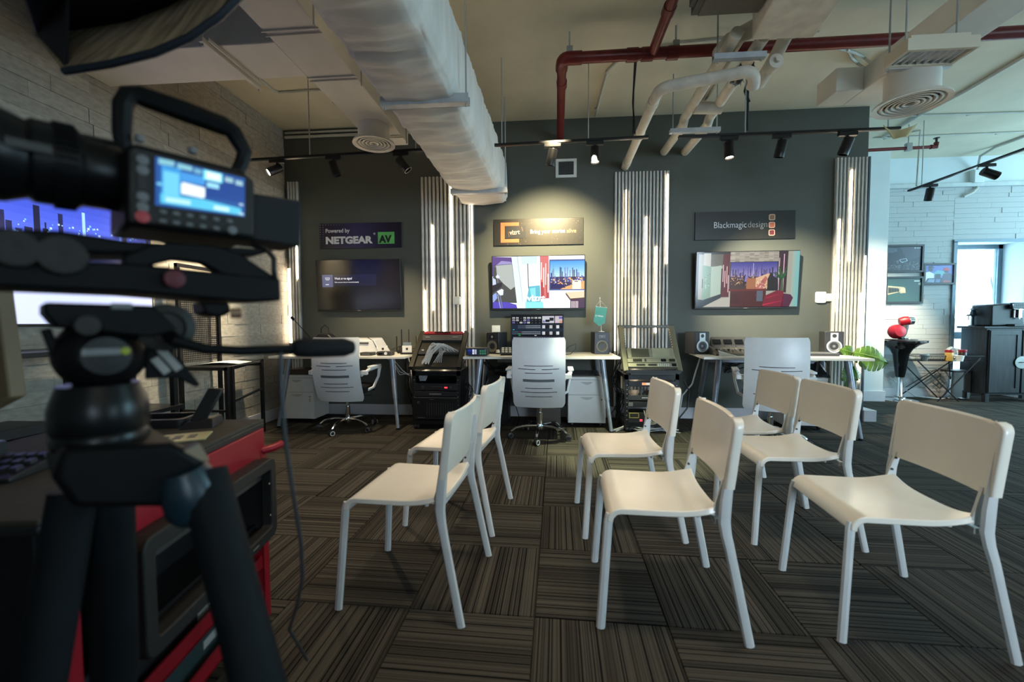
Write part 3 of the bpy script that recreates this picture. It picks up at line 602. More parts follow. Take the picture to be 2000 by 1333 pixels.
t, w, h = sign('dark sign with an orange bracket logo and a slogan over the bright television', (964, 429), (1139.5, 477), pl_)
MB().prism([(-.42,-.39), (-.215,-.39), (-.215,-.26), (-.375,-.26), (-.375,.24), (-.215,.24), (-.215,.37), (-.42,.37)], -.021, -.019, lambda a, b, d: (a*w, d, b*h)).build('orange_bracket', M('sign_orange', (.80, .16, .05), .5), t)
MB().box(-.375*w, -.14*w, -.0225, -.021, -.235*h, .235*h).build('black_square', BLACK, t)
text('lettering', 'vizrt', .078, -w*.318, -.0235, -h*.10, M('peach_lettering', (.85, .50, .36), .5), t, width=w*.115, bold=.0012, rot=(PI/2, -.06, 0))
MB().bar((-.335*w, -.0235, .02*h), (-.325*w, -.0235, -.17*h), .002, .004).bar((-.185*w, -.0235, .19*h), (-.173*w, -.0235, .03*h), .002, .004).build('slash_mark', ORTXT, t)
text('lettering', 'Bring your stories', .068, -w*.09, -.021, -h*.07, WTXT, t, width=w*.385, bold=.0008, rot=(PI/2, -.012, 0))
text('lettering', 'alive', .068, w*.315, -.021, -h*.06, M('soft_orange_lettering', (.62, .28, .14), .5), t, width=w*.105, bold=.0008)
t, w, h = sign('plain dark sign with thin white lettering and three rounded squares over right television', (1358, 415), (1553, 466), hgrad((26, 25, 23), (44, 42, 36), 0, 0, .6, 1, 6)+hgrad((44, 42, 36), (30, 32, 32), .6, 0, 1, 1, 5))
text('lettering', 'Blackmagic', .100, -w*.315, -.021, -h*.08, WTXT, t, width=w*.325, bold=-.0008)
text('lettering', 'design', .100, w*.026, -.021, -h*.08, M('grey_lettering', (.45, .45, .45), .5), t, width=w*.19, bold=-.0012)
for k, c in enumerate([(.30, .14, .06), (.62, .16, .08), (.20, .03, .04)]):
    z = h*(.30-.27*k)-.012; MB().ring(rrect(.068, .068, .016, w*.268, z), rrect(.052, .052, .010, w*.268, z), -.0215, -.019).build('square_outline', M('peach_outline', (.80, .52, .36), .5), t)
    MB().prism(rrect(.053, .053, .010, w*.268, z), -.0205, -.019).build('square_fill', M('square_fill_%d' % k, c, .5), t)
# ---------------------------------------------------------------- televisions
def tv(label, a, b, polys, mat, Y=5.0, ztilt=3.0):
    p, q = P(*a, Y=Y), P(*b, Y=Y); w, h = q.x-p.x, p.z-q.z
    t = thing('television', label, 'television', ((p.x+q.x)/2, Y, (p.z+q.z)/2), rot=(math.radians(ztilt), 0, 0), group='televisions on the dark wall')
    MB().box(-w/2, w/2, 0, .035, -h/2, h/2).build('casing', BLACK, t, bevel=.004)
    MB().box(-w*.3, w*.3, .035, .06, -h*.32, h*.32).build('back_housing', BLACK, t, bevel=.006); MB().box(-.12, .12, .06, .080, -.08, .08).build('wall_bracket', BLACKM, t)
    MB().box(-w/2+.006, w/2-.006, -.002, 0, -h/2+.018, h/2-.006).build('screen_glass', GLASS, t)
    picture('screen', t, w-.016, h-.030, polys, mat, -.0024, 0, .006); MB().box(-.02, .02, -.003, 0, -h/2+.004, -h/2+.010).build('maker_plate', MIDG, t); return t, w, h
off = hgrad((9, 9, 10), (20, 17, 8), 0, 0, .15, 1, 3)+hgrad((20, 17, 8), (10, 9, 8), .15, 0, .6, 1, 5)+hgrad((10, 9, 8), (8, 8, 16), .6, 0, 1, 1, 5)
off += [rc((26, 27, 52), .12, .48, .72, .71, 2), rc((92, 98, 138), .07, .46, .20, .71, 3)]
off += [(( 225,225,235), [(.108,.655),(.162,.655),(.162,.625),(.150,.60),(.120,.60),(.108,.625)], 4), ((92,98,138), [(.115,.645),(.155,.645),(.155,.628),(.147,.612),(.123,.612),(.115,.628)], 5), rc((225,225,235), .122, .622, .148, .632, 6), rc((190,190,205), .118, .505, .152, .52, 4)]
t, w, h = tv('switched-off looking television showing a small no signal notice, leftmost of three', (616.5, 508.5), (783.5, 607.5), off, SCREEN)
EM = M('lit_white_text', (.8, .8, .85), .5, emit=.8, ecol=(.85, .85, .95), var=.01)
text('lettering', 'Weak or no signal', .040, -w*.275, -.006, h*.115, EM, t, width=w*.205)
text('lettering', 'Make sure your device is connected properly', .018, -w*.275, -.006, h*.055, EM, t, width=w*.285)
text('lettering', 'HDMI', .016, -w*.385, -.006, h*.012, EM, t)
wh = (236, 242, 250)
s2 = [rc(wh, 0, 0, 1, 1, 1), (( 92,70,130), [(0,1),(0,.62),(.24,.80),(.24,.98)], 2), ((150,140,190), [(.03,.82),(.1,.92),(.2,.9),(.25,.84),(.22,.80),(.02,.80)], 3),
  ((72,74,72), [(.02,.84),(.22,.86),(.27,.10),(.0,.12),(0,.5)], 3), ((168,174,170), [(.04,.83),(.215,.85),(.245,.42),(.20,.36),(.12,.48),(.05,.62)], 4), ((40,38,46), [(0,.48),(.11,.50),(.10,.42),(0,.30)], 5), ((82,70,176), [(0,0),(.27,0),(.26,.07),(.16,.12),(0,.13)], 5),
  ((210,214,232), [(.035,.62),(.055,.66),(.08,.62),(.075,.585),(.045,.585)], 6), rc((150,150,165), .056, .49, .061, .59, 6), ((215,222,240), [(.045,.33),(.10,.38),(.12,.36),(.115,.26),(.08,.25)], 6), ((150,156,190), [(.05,.28),(.06,.28),(.09,0),(.08,0)], 6), ((110,116,150), [(.075,.27),(.085,.27),(.11,0),(.10,0)], 6), ((190,200,225), [(0,.60),(.035,.56),(.04,.47),(0,.45)], 6), ((140,160,215), [(0,.26),(.04,.31),(.05,.20),(.01,.12),(0,.12)], 6),
  ((214,230,236), [(.21,1),(.29,1),(.34,.04),(.27,.05)], 6), ((170,190,198), [(.27,1),(.278,1),(.335,.12),(.33,.12)], 7), ((200,224,232), [(.315,1),(.49,1),(.49,.86),(.32,.84)], 6), ((60,60,70), [(.383,.86),(.392,.86),(.40,.38),(.392,.38)], 7), ((96,178,196), [(.40,.42),(.52,.44),(.53,0),(.36,0)], 7), ((132,214,218), [(.41,.38),(.47,.40),(.48,.1),(.44,.05)], 8), ((140,226,220), [(.36,.12),(.55,.12),(.56,0),(.36,0)], 8),
  ((206,112,112), [(.52,1),(.615,1),(.62,.19),(.53,.18)], 8), ((170,70,75), [(.53,.5),(.56,.5),(.565,.18),(.53,.18)], 9), ((176,74,80), [(.588,.6),(.615,.6),(.62,.19),(.59,.19)], 9)]
for u, a, b in ((.532, .55, .88), (.556, .4, .78), (.578, .45, .86), (.603, .3, .66)): s2.append(rc((250, 236, 226), u, a, u+.010, b, 10))
s2 += [rc((70, 92, 150), .622, .34, 1, .93, 9)]+vgrad((190, 225, 240), (70, 150, 230), .632, .60, 1, .90, 8, 10)+[rc((60, 50, 86), .632, .36, 1, .60, 10)]
s2 += skyline(.635, .99, .50, .30, 26, [(50, 60, 130), (84, 84, 150), (60, 44, 70), (120, 120, 170)], 11, 5)+dots(.635, .44, .99, .58, 90, [(230, 190, 150), (220, 226, 240), (90, 60, 90), (240, 170, 110)], 12, .005)
s2 += [((232, 170, 110), [(.78,.40),(1,.52),(1,.36),(.74,.36)], 12), ((36,34,92), [(.64,.47),(.76,.46),(.80,.39),(.64,.38)], 13), ((240,228,206), [(.87,.36),(.965,.36),(.965,.53),(.87,.53)], 13), rc((46,44,50), .895, .50, .93, .515, 14), ((224,206,172), [(.80,.30),(1,.32),(1,.20),(.85,.18)], 14), ((84,56,60), [(.80,.30),(.85,.18),(1,.20),(1,.17),(.85,.14),(.80,.26)], 14), ((74,52,78), [(.85,.15),(1,.17),(1,0),(.85,0)], 15)]
for k in range(5): s2.append(rc((236, 220, 220), .862+.016*k, 0, .869+.016*k, .13, 16))
t, w, h = tv('bright television showing a white room scene, middle of the three', (960.5, 501), (1142.5, 605), s2, SCREEN_HOT)
text('lettering', 'vizrt', .10, -w*.12, -.010, -h*.33, M('lit_pink_text', (.9, .6, .65), .5, emit=1.1, ecol=(.95, .75, .80)), t, width=w*.20, bold=.002, shear=0)
s3 = [rc((176, 176, 162), 0, 0, 1, 1, 1), ((44,40,40), [(.0,1),(.34,1),(.34,.93),(.0,.97)], 2), rc((24, 22, 30), 0, 0, .02, 1, 3), ((104,100,84), [(.14,.96),(.27,.96),(.27,.75),(.14,.74)], 3), ((206,204,190), [(.07,.98),(.14,.98),(.14,.74),(.07,.77)], 3), ((138,172,146), [(.06,.13),(.145,.18),(.145,.74),(.06,.76)], 4), ((184,204,186), [(.145,.18),(.245,.24),(.245,.76),(.145,.73)], 4), rc((30, 34, 32), .058, .35, .066, .52, 5)]
s3 += dots(.08, .34, .14, .60, 22, [(70, 92, 74), (225, 235, 225)], 5, .003)+[((38,48,54), [(0,0),(.07,.0),(.25,.17),(.25,.24),(.07,.13),(0,.15)], 5), ((196,192,178), [(.07,0),(.25,.16),(.36,.18),(.36,0)], 5), ((94,20,30), [(.262,.95),(.33,.97),(.325,.18),(.245,.18)], 6), rc((72, 16, 24), .245, .18, .262, .70, 7)]
for u, a, b in ((.263, .46, .77), (.281, .36, .66), (.300, .43, .74), (.316, .27, .58)): s3.append(rc((248, 200, 205), u-.003, a, u+.005, b, 8))
for r_ in range(9):
    for k in range(10): g = random.Random(r_*31+k).uniform(.78, 1.12); s3.append(rc((min(255, 186*g), 174*g, 158*g), .33+.047*k, .82+.02*r_, .33+.047*(k+.92), .82+.02*(r_+.8), 6))
s3 += [rc((30, 24, 50), .33, .29, .80, .82, 7)]+vgrad((178, 160, 214), (52, 52, 150), .338, .55, .79, .81, 8, 8)+[rc((70, 44, 48), .338, .30, .79, .55, 8)]
s3 += skyline(.34, .79, .50, .24, 34, [(44, 42, 96), (72, 66, 124), (96, 92, 150), (36, 30, 50)], 9, 8)+dots(.34, .40, .60, .56, 110, [(226, 150, 80), (240, 200, 150), (110, 60, 40)], 10, .0035)+[rc((200,200,226), .556, .52, .561, .79, 10), ((236,190,150), [(.60,.32),(.74,.34),(.72,.60),(.70,.60),(.55,.50)], 10), ((200,110,100), [(.58,.32),(.66,.32),(.70,.52),(.68,.56)], 11)]
s3 += dots(.60, .32, .72, .50, 60, [(170, 60, 60), (250, 236, 220), (90, 40, 50)], 12, .003)+[((142,128,208), [(.475,.46),(.51,.46),(.505,.57),(.485,.58)], 12), ((30,26,40), [(.465,.36),(.50,.46),(.485,.60),(.465,.55)], 11), rc((178, 112, 72), .495, .31, .585, .52, 13), ((16,18,26), [(.70,.30),(.76,.30),(.77,.52),(.73,.63),(.70,.50)], 13), ((26,24,34), [(.76,.30),(.81,.30),(.80,.50),(.77,.54)], 13)]
s3 += [((52, 24, 36), [(.80,1),(.89,1),(.885,.25),(.81,.28)], 12), rc((240,190,215), .806, .30, .812, .88, 14), rc((246,196,220), .848, .26, .856, .95, 14), ((176,176,160), [(.89,1),(.94,1),(.93,0),(.88,0)], 12)]+hgrad((176, 190, 176), (120, 200, 200), .93, 0, 1, 1, 5, 12)
rr = random.Random(4)
for k in range(16):
    a = rr.uniform(-1.2, 1.2)+PI/2; L_ = rr.uniform(.14, .30); u0, v0 = .835, .48; u1, v1 = u0+math.cos(a)*L_*.35, v0+math.sin(a)*L_; s3.append(((30+rr.randint(0, 30), 84+rr.randint(0, 30), 56), [(u0-.006, v0), (u0+.006, v0), (u1+.004, v1), (u1-.004, v1)], 15))
s3 += [((70, 96, 62), [(.825,.28),(.855,.28),(.85,.52),(.83,.52)], 15), rc((110, 34, 28), .325, .29, .69, .325, 14), rc((78, 22, 26), .34, 0, .69, .29, 13), ((92,104,120), [(.60,.29),(.66,.29),(.66,.10),(.60,.10)], 15)]
for k in range(6): s3.append(rc((44, 12, 16), .345+.014*k, .06, .350+.014*k, .25, 15)); s3.append(rc((150, 70, 66), .59+.014*k, .20, .593+.014*k, .23, 15))
s3 += [((128,16,48), [(.66,.05),(.68,.20),(.80,.30),(.86,.28),(.86,.0),(.67,0)], 16), ((88,30,66), [(.86,.24),(.93,.22),(.955,.16),(.92,0),(.84,0)], 16), ((212,30,70), [(.66,.04),(.70,.06),(.88,.12),(.66,.02)], 17), ((176,24,60), [(.69,.17),(.86,.25),(.70,.15)], 17)]
tv('television showing a red reception desk and city skyline, rightmost of three', (1359, 492.5), (1559, 602.5), s3, SCREEN)
# ---------------------------------------------------------------- desks
def desk(label, c, rz, w=1.6, d=.70, z=.785):
    t = thing('desk', label, 'desk', (c[0], c[1], 0), rz, group='white desks along the dark wall')
    MB().box(-w/2, w/2, -d/2, d/2, z-.024, z-.002).box(-w/2+.001, w/2-.001, -d/2+.001, d/2-.001, z-.002, z).build('tabletop', [DESKW, DESKW], t, bevel=.0015)
    for sx in (-1, 1):
        for sy in (-1, 1):
            top = Vector((sx*(w/2-.17), sy*(d/2-.11), z-.03)); ft = Vector((sx*(w/2-.085), sy*(d/2-.02), 0)); m = top.lerp(ft, .55)
            l = MB().cyl(top, m, .030, .025, 14).cyl(m, m.lerp(ft, .02), .027, .027, 14).cyl(m, ft+Vector((0, 0, .012)), .021, .019, 14).build('leg', GREYM, t)
            MB().lathe([(.022, 0), (.022, .014), (.019, .02)], ft, n=12).build('rubber_foot', SOFTB, l)
            MB().lathe([(.045, -.006), (.045, 0)], top+Vector((0, 0, .006)), n=14).build('mounting_plate', GREYM, l)
    return t
desk('white desk by the brick wall, under the dark television', (-2.245, 4.70), 0, 1.51)
d2 = desk('white desk in the middle, holding the control monitor', (-.05, 4.70), 0, 1.62)
MB().box(-.48, -.20, -.05, .25, .70, .755).build('under_tray', M('grey_tray', (.3, .3, .33), .5), d2)
d3a = math.radians(-6.5)
d3 = desk('white desk on the right, holding the audio mixing console', (2.375, 4.64), d3a, 1.50)
MB().box(-.60, .45, .10, .30, .69, .755).build('under_tray', GREYM, d3, bevel=.004)
# ---------------------------------------------------------------- drawer cabinets
def cabinet(label, x, y, w=.405, d=.325, h=.55, rz=0, key=None):
    t = thing('drawer_cabinet', label, 'cabinet', (x, y, 0), rz, group='white drawer cabinets under the desks')
    MB().box(-w/2, w/2, 0.012, d, .045, h-.028).build('body', CARD, t, bevel=.003)
    MB().box(-w/2-.002, w/2+.002, -.002, d+.002, h-.028, h).build('top', CARD, t, bevel=.003)
    for z0, z1 in ((.36, h-.032), (.05, .353)):
        f = MB().box(-w/2+.002, w/2-.002, -.006, .012, z0, z1).build('drawer', CARD, t, bevel=.003)
        zc = z1-.022; half = [(-.07+.14*k/12, zc-.030*math.sin(PI*k/12)) for k in range(13)]
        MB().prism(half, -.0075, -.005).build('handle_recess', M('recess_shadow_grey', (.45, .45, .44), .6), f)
        MB().tube([(a, -.009, b) for a, b in half], .0028, 6).build('handle', CARD, f)
    lk = MB().lathe([(.009, 0), (.009, .006), (.001, .007)], (w/2-.045, -.006, .305), (0,-1,0), 12).build('lock', M('brass_lock', (.25, .22, .15), .3, .8), t)
    if key: MB().box(w/2-.052, w/2-.038, -.016, -.012, .245, .285).box(w/2-.060, w/2-.030, -.018, -.012, .300, .312).build('key', M('green_key_tag', (.42, .45, .22), .6), t)
    for sx in (-1, 1):
        for yy in (.06, d-.06): MB().cyl((sx*(w/2-.05)-.01, yy, .024), (sx*(w/2-.05)+.01, yy, .024), .0235, n=14).box(sx*(w/2-.05)-.012, sx*(w/2-.05)+.012, yy-.015, yy+.015, .03, .05).build('caster', BLACK, t)
    return t
cabinet('white two-drawer cabinet with a green key tag, left of the first office chair', -2.835, 4.60, key=1)
cabinet('white two-drawer cabinet right of the middle office chair, keyboard on top', .445, 4.585)
cabinet('white cabinet under the right desk, mostly hidden, bag on top', 2.70, 4.60, w=.41, rz=d3a)
# ---------------------------------------------------------------- office chairs
def office_chair(label, x, y, rz, red=False):
    t = thing('office_chair', label, 'office chair', (x, y, 0), rz, group='white office chairs at the desks')   # faces +y, its back to -y
    def back(u, v):
        z = lerp(.335, .995, v); hw = .243*(1 if v > .07 else .90+.10*(v/.07)**.5); a = (u-.5)*2
        if v > .96: hw *= 1-.05*(v-.96)/.04
        return (a*hw, -.245+.055*(1-v)**2*1.2-.05*math.sin(PI*v)+.05*a*a-.03*v, z)
    b = MB().sheet(lambda u, v: back(1-u, v), 20, 28, .012).build('back_shell', OFFW, t, angle=60)
    def slot(a0, a1, v, hh, m, nm, bow):
        MB().sheet(lambda u, w_: tuple(Vector(back(.5+lerp(a0, a1, u)/2, v+(w_-.5)*hh+bow*(1-(lerp(a0, a1, u))**2)))+Vector((0, -.0135, 0))), 14, 1, .003).build(nm, m, b)
    for a0, a1, v, bw in ((-.55, .55, .625, -.012), (-.78, -.12, .58, -.016), (.12, .78, .58, -.016), (-.52, .52, .52, -.010), (-.52, .52, .30, -.010), (-.70, .70, .245, -.016), (-.52, .52, .175, -.010)): slot(a0, a1, v, .009, BLACK, 'slot', bw)
    slot(-.60, .60, .415, .038, M('grey_grip', (.13, .14, .15), .5), 'lumbar_grip', -.012)
    MB().sheet(lambda u, v: ((u-.5)*.47*(1-.06*v), -.135+.375*v, .475+.012*math.sin(PI*u)-.02*max(0, v-.8)*5), 12, 10, .075).build('seat', SOFTB if not red else M('dark_red_cushion', (.03, .012, .014), .8), t, bevel=.012)
    MB().sheet(lambda u, v: tuple(Vector(back(.06+.88*(1-u), lerp(.24, .975, v)))+Vector((0, .036, 0))), 12, 14, .03).build('back_cushion', M('maroon_back_cushion', (.20, .03, .03), .8) if red else DARKG, t)
    for s in (-1, 1):
        MB().tube([(s*.235, -.20, .60), (s*.29, -.15, .655), (s*.30, .02, .665), (s*.30, .15, .66), (s*.295, .12, .56), (s*.27, .04, .45), (s*.21, .0, .42)], [.017, .024, .026, .022, .016, .016, .016], 8, flat=.7).build('armrest', OFFW, t)
        MB().obox((s*.30, .0, .685), (.055, .26, .02)).build('arm_pad', OFFW, t, bevel=.006)
        MB().obox((s*.27, -.20, .635), (.07, .05, .045)).build('arm_bracket', OFFW, t, bevel=.006)
    MB().cyl((0, 0, .10), (0, 0, .25), .025).cyl((0, 0, .25), (0, 0, .40), .016).build('gas_lift', CHROME, t)
    MB().box(-.10, .10, -.12, .12, .385, .405).bar((.08, .0, .375), (.24, .06, .355), .01, .01).build('mechanism', BLACKM, t)
    MB().lathe([(.04, .08), (.045, .10), (.04, .13)], n=16).build('star_hub', CHROME, t)
    for k in range(5):
        a = rz*-1+math.radians(-96+72*k); ca, sa = math.cos(a), math.sin(a)
        leg = MB().tube([(.03*ca, .03*sa, .115), (.14*ca, .14*sa, .120), (.24*ca, .24*sa, .100), (.285*ca, .285*sa, .068)], [.019, .016, .014, .012], 8).build('star_arm', CHROME, t)
        cx, cy = .30*ca, .30*sa; b_ = a+1.0+k; dx, dy = math.cos(b_), math.sin(b_)
        w_ = MB()
        for s in (-1, 1): w_.lathe([(.001, -.010), (.022, -.010), (.030, -.006), (.030, .008), (.022, .010), (.001, .010)], (cx+dx*.014*s, cy+dy*.014*s, .0305), (dx, dy, 0), 18)
        w_.box(cx-.012, cx+.012, cy-.012, cy+.012, .045, .066); c = w_.build('caster', BLACK, leg)
        r_ = MB()
        for s in (-1, 1):
            o_ = Vector((cx+dx*.0245*s, cy+dy*.0245*s, .0305)); r_.lathe([(.024, -.0012), (.024, .0018), (.018, .0018), (.018, -.0012)], o_, (dx, dy, 0), 18, cap=False)
        r_.build('caster_ring', OFFW, leg)
    return t
office_chair('white-backed swivel chair with slotted back, at the left desk', -2.12, 4.36, .02)
office_chair('white-backed swivel chair with slotted back, at the middle desk', -.055, 4.17, -.03)
office_chair('white-backed swivel chair with a maroon edge, at the right desk', 2.10, 4.10, -.34, True)
# ---------------------------------------------------------------- stackable white chairs
def seat_fn(u, v):      # u across, v front to back
    a = (u-.5)*2; s = lerp(.035, .435, max(0, (v-.16)/.84)); hw = lerp(.214, .204, v)
    z = .452-.010*(1-a*a)*math.sin(PI*max(0, (v-.1)/.9))
    if v < .16:
        q = v/.16*PI/2; s = .022+.052*(1-math.cos(q)); z = .400+.052*math.sin(q)
    else: s = lerp(.074, .425-.018*a*a*0, (v-.16)/.84)
    if v > .6: z += .030*((v-.6)/.4)**2*abs(a)**3
    return (s-.256, a*hw*(1-.05*max(0, v-.9)*10), z)
_bp = [(.032,-.236), (.020,-.238), (.008,-.238), (.002,-.235), (.000,-.229), (.001,-.215)]+[(.001+.020*(1-(y/.215)**2), y) for y in (-.17,-.11,-.055,0,.055,.11,.17)]+[(.001,.215), (.000,.229), (.002,.235), (.008,.238), (.020,.238), (.032,.236)]
def back_fn(u, v):      # front panel with side flanges that wrap back round the legs
    k = u*(len(_bp)-1); i = min(int(k), len(_bp)-2); f = k-i; d, y = lerp(_bp[i][0], _bp[i+1][0], f), lerp(_bp[i][1], _bp[i+1][1], f)
    z = .553+.249*min(1, v/.94); q = max(0, v-.80)/.14; q = min(q, 1); cr = .036
    zc = z-(.802-cr); ins = cr-math.sqrt(max(0, cr*cr-zc*zc)) if zc > 0 else 0
    y -= math.copysign(ins, y)*(abs(y)/.238)**6 if y else 0
    if v > .94: d += .014*(1-min(1, abs(_bp[i][1])/.236)**4); z -= .002
    return (lerp(.424, .454, min(1, v/.94))+d-.256, y, z)
def stack_chair(label, x, y, rz):
    t = thing('stacking_chair', label, 'chair', (x, y, 0), rz, group='white stacking chairs in the middle of the room')
    MB().sheet(lambda u, v: seat_fn(1-u, v), 20, 26, .022).build('seat', WHITE, t, angle=50, bevel=.004)
    MB().sheet(lambda u, v: back_fn(u, v), 36, 34, -.006).build('backrest', WHITE, t, angle=50)
    for s in (-1, 1):
        MB().tube([(-.256, s*.2205, 0), (-.228, s*.200, .402), (-.222, s*.196, .425)], .0165, 8, flat=.72).build('leg', STEELW, t, angle=30)
        q = [(.256, s*.245, 0), (.19, s*.232, .33), (.178, s*.226, .385), (.172, s*.223, .43), (.176, s*.222, .50), (.184, s*.221, .57), (.200, s*.220, .70)]
        MB().tube(q, [.0165, .0175, .019, .021, .021, .018, .014], 8, flat=.62).build('leg', STEELW, t, angle=30)
        MB().hull8([(.135, s*.196, .445), (.165, s*.196, .445), (.165, s*.206, .445), (.135, s*.206, .445)], [(.172, s*.192, .575), (.192, s*.192, .575), (.192, s*.203, .575), (.172, s*.203, .575)]).build('bracket', STEELW, t)
        for z, xx in ((.50, .158), (.55, .172)): MB().cyl((xx, s*.195-s*.001, z), (xx, s*.189, z), .005, n=10).build('screw', DARKG, t)
        MB().cyl((.10, s*.17, .432), (.10, s*.17, .420), .008, n=10).build('rubber_stud', STEELW, t); MB().cyl((-.14, s*.17, .432), (-.14, s*.17, .420), .008, n=10).build('rubber_stud', STEELW, t)
    MB().bar((-.21, -.19, .418), (-.21, .19, .418), .02, .018).build('crossbar', STEELW, t); MB().bar((.155, -.21, .425), (.155, .21, .425), .02, .02).build('crossbar', STEELW, t)
    return t
ch = None
for lab, ff, fr, off_ in [
    ('white stacking chair in front row, leftmost, seen from behind its curved back', (661, 1190), (901, 1225.8), None),
    ('white stacking chair in second row, half hidden behind the leftmost front chair', (792, 1027), (960, 1048), None),
    ('white stacking chair in second row beside the right equipment rack', (1142, 1052), (1340, 1061.5), None),
    ('white stacking chair in front row, middle one, with its seat facing left', (1172, 1226), (1465.5, 1264), None),
    ('white stacking chair in the rearmost row, in front of the right office chair', None, (1573, 994), 1),
    ('white stacking chair in second row, rightmost, partly behind the big right chair', (1472, 1063.6), (1691.5, 1078.5), None),
    ('white stacking chair at the far right, nearest and largest of all', (1646, 1259), None, 2)]:
    if ff and fr:
        a, b = P(*ff, Z=0), P(*fr, Z=0); ang = math.atan2(b.y-a.y, b.x-a.x)+math.radians(2.75)
        mid = (a+b)/2; nrm = Vector((-math.sin(ang), math.cos(ang), 0)); c = mid+nrm*.2328
    elif off_ == 1: c = Vector((1.577-.256+.01, 2.935, 0)); ang = -.02
    else: c = Vector((1.322, 1.745, 0)); ang = math.radians(-4.2)
    if ch is None: ch = stack_chair(lab, c.x, c.y, ang)
    else: dup(ch, (c.x, c.y, 0), ang, lab)
# ---------------------------------------------------------------- things on the desks
DT = .785
MESHG = M('speaker_cone_grey', (.22, .22, .23), .5)
def speaker(label, x, y, z, rz, style, w=.17, d=.20, h=.245):
    t = thing('studio_speaker', label, 'loudspeaker', (x, y, z), rz, group='studio speakers on the desks')
    MB().box(-w/2, w/2, 0, d, 0, h).build('cabinet', BLACK if style else M('charcoal_vinyl', (.030, .032, .036), .5), t, bevel=.006)
    if style:
        MB().ring(circ(.064, 28, 0, .088), circ(.050, 28, 0, .088), -.006, .0).build('woofer_surround', M('khaki_ring', (.16, .15, .11), .5), t)
        MB().lathe([(.050, .001), (.046, .005), (.020, -.008), (.015, -.008), (.001, -.001)], (0, -.001, .088), (0,-1,0), 28, cap=False).build('woofer_cone', M('khaki_cone', (.10, .095, .07), .5), t)
        MB().box(-.042, .042, -.004, 0, .170, .218).build('tweeter_plate', M('gloss_black', (.006, .006, .007), .15), t, bevel=.002)
        MB().lathe([(.014, 0), (.012, .004), (.001, .006)], (0, -.004, .195), (0,-1,0), 18).build('tweeter', MESHG, t)
    else:
        sil = M('silver_speaker_face', (.55, .56, .57), .35, .4)
        MB().ring(circ(.068, 28, 0, .090), circ(.053, 28, 0, .090), -.007, .0).build('woofer_surround', sil, t)
        MB().prism([(-.034,.140), (.034,.140), (.034,.232), (-.034,.232)], -.0055, 0).build('silver_plate', sil, t, bevel=.002)
        MB().lathe([(.053, .001), (.049, .006), (.024, -.010), (.018, -.002), (.001, .002)], (0, -.001, .090), (0,-1,0), 28, cap=False).build('woofer_cone', MESHG, t)
        MB().lathe([(.020, 0), (.017, .004), (.008, .002), (.001, .006)], (0, -.0055, .20), (0,-1,0), 20).build('tweeter', DARKG, t)
    return t
speaker('matt black studio speaker left of the control monitor', -.60, 4.74, DT, -.42, 1)
speaker('black studio speaker with a teal pennant on it, right of the control monitor', .625, 4.74, DT, .10, 1)
speaker('grey studio speaker with silver ring, left of the audio mixing console', 1.70, 4.74, DT, .22, 0)
speaker('grey studio speaker with silver ring, right of the audio mixing console', 3.02, 4.68, DT, -.30, 0)
# control monitor
t = thing('monitor', 'black desktop monitor showing a video switcher screen behind middle chair', 'monitor', (-.095, 4.86, DT)); mw, mh = .61, .385
MB().box(-mw/2, mw/2, 0, .02, .07, .07+mh).build('casing', BLACK, t, bevel=.003)
MB().box(-.03, .03, .03, .05, 0, .22).build('stand_neck', BLACKM, t); MB().box(-.12, .12, -.06, .12, 0, .012).build('stand_base', BLACKM, t, bevel=.003)
pm = [rc((10, 12, 20), 0, 0, 1, 1, 1), rc((30, 40, 58), 0, .36, 1, .69, 2), rc((26, 22, 44), 0, 0, 1, .30, 2)]
r_ = random.Random(2)
for j, row in enumerate(['11011111', '11011000', '10111000']):
    for i, c in enumerate(row):
        u, v = .02+.072*i, .92-.075*j
        if c == '1': g = r_.choice([(210, 208, 214), (180, 176, 190), (224, 230, 224), (120, 110, 190)]); pm += [rc(g, u, v-.05, u+.05, v, 3), rc((60, 56, 66), u+.012, v-.04, u+.03, v-.018, 4)]
        else: pm.append(rc((150, 150, 150), u+.015, v-.04, u+.035, v-.03, 3))
pm += [rc((214, 214, 226), .60, .73, .83, .95, 3), rc((30, 26, 34), .66, .76, .74, .84, 4), rc((120, 130, 190), .61, .75, .65, .81, 4), rc((40, 36, 40), .74, .80, .82, .90, 4), rc((220, 206, 214), .845, .73, .985, .95, 3), rc((240, 170, 130), .93, .74, .985, .80, 4), rc((110, 110, 190), .92, .86, .985, .93, 4)]
for v in (.63, .575, .44, .38):
    for i in range(26):
        u = (.13 if v > .5 else .02)+i*(.44 if v > .5 else .55)/26; pm.append(rc((214, 222, 230) if i > 8 else (120, 134, 160), u, v, u+.011, v+.018, 3))
pm += [rc((90, 24, 34), .14, .43, .19, .455, 4), rc((60, 180, 80), .13, .37, .18, .395, 4), rc((70, 180, 80), .14, .32, .18, .34, 4), rc((60, 200, 210), .03, .51, .06, .535, 4), rc((235, 235, 240), .45, .325, .49, .345, 4)]
for v in (.59, .39):
    for u, c in ((.60, (220, 218, 226)), (.66, (16, 18, 24)), (.74, (200, 204, 200)), (.80, (12, 16, 24)), (.87, (236, 236, 240)), (.94, (12, 14, 24))): pm.append(rc(c, u, v-.03, u+.055, v+.07, 3))
for i in range(28):
    for v in (.27, .245): pm.append(rc((206, 206, 222), .04+.033*i, v, .052+.033*i, v+.014, 3))
    pm.append(rc((44, 36, 66), .04+.033*i, .10, .046+.033*i, .22, 3))
picture('screen', t, mw-.018, mh-.024, pm, SCREEN, -.0005, 0, .07+mh/2+.002)
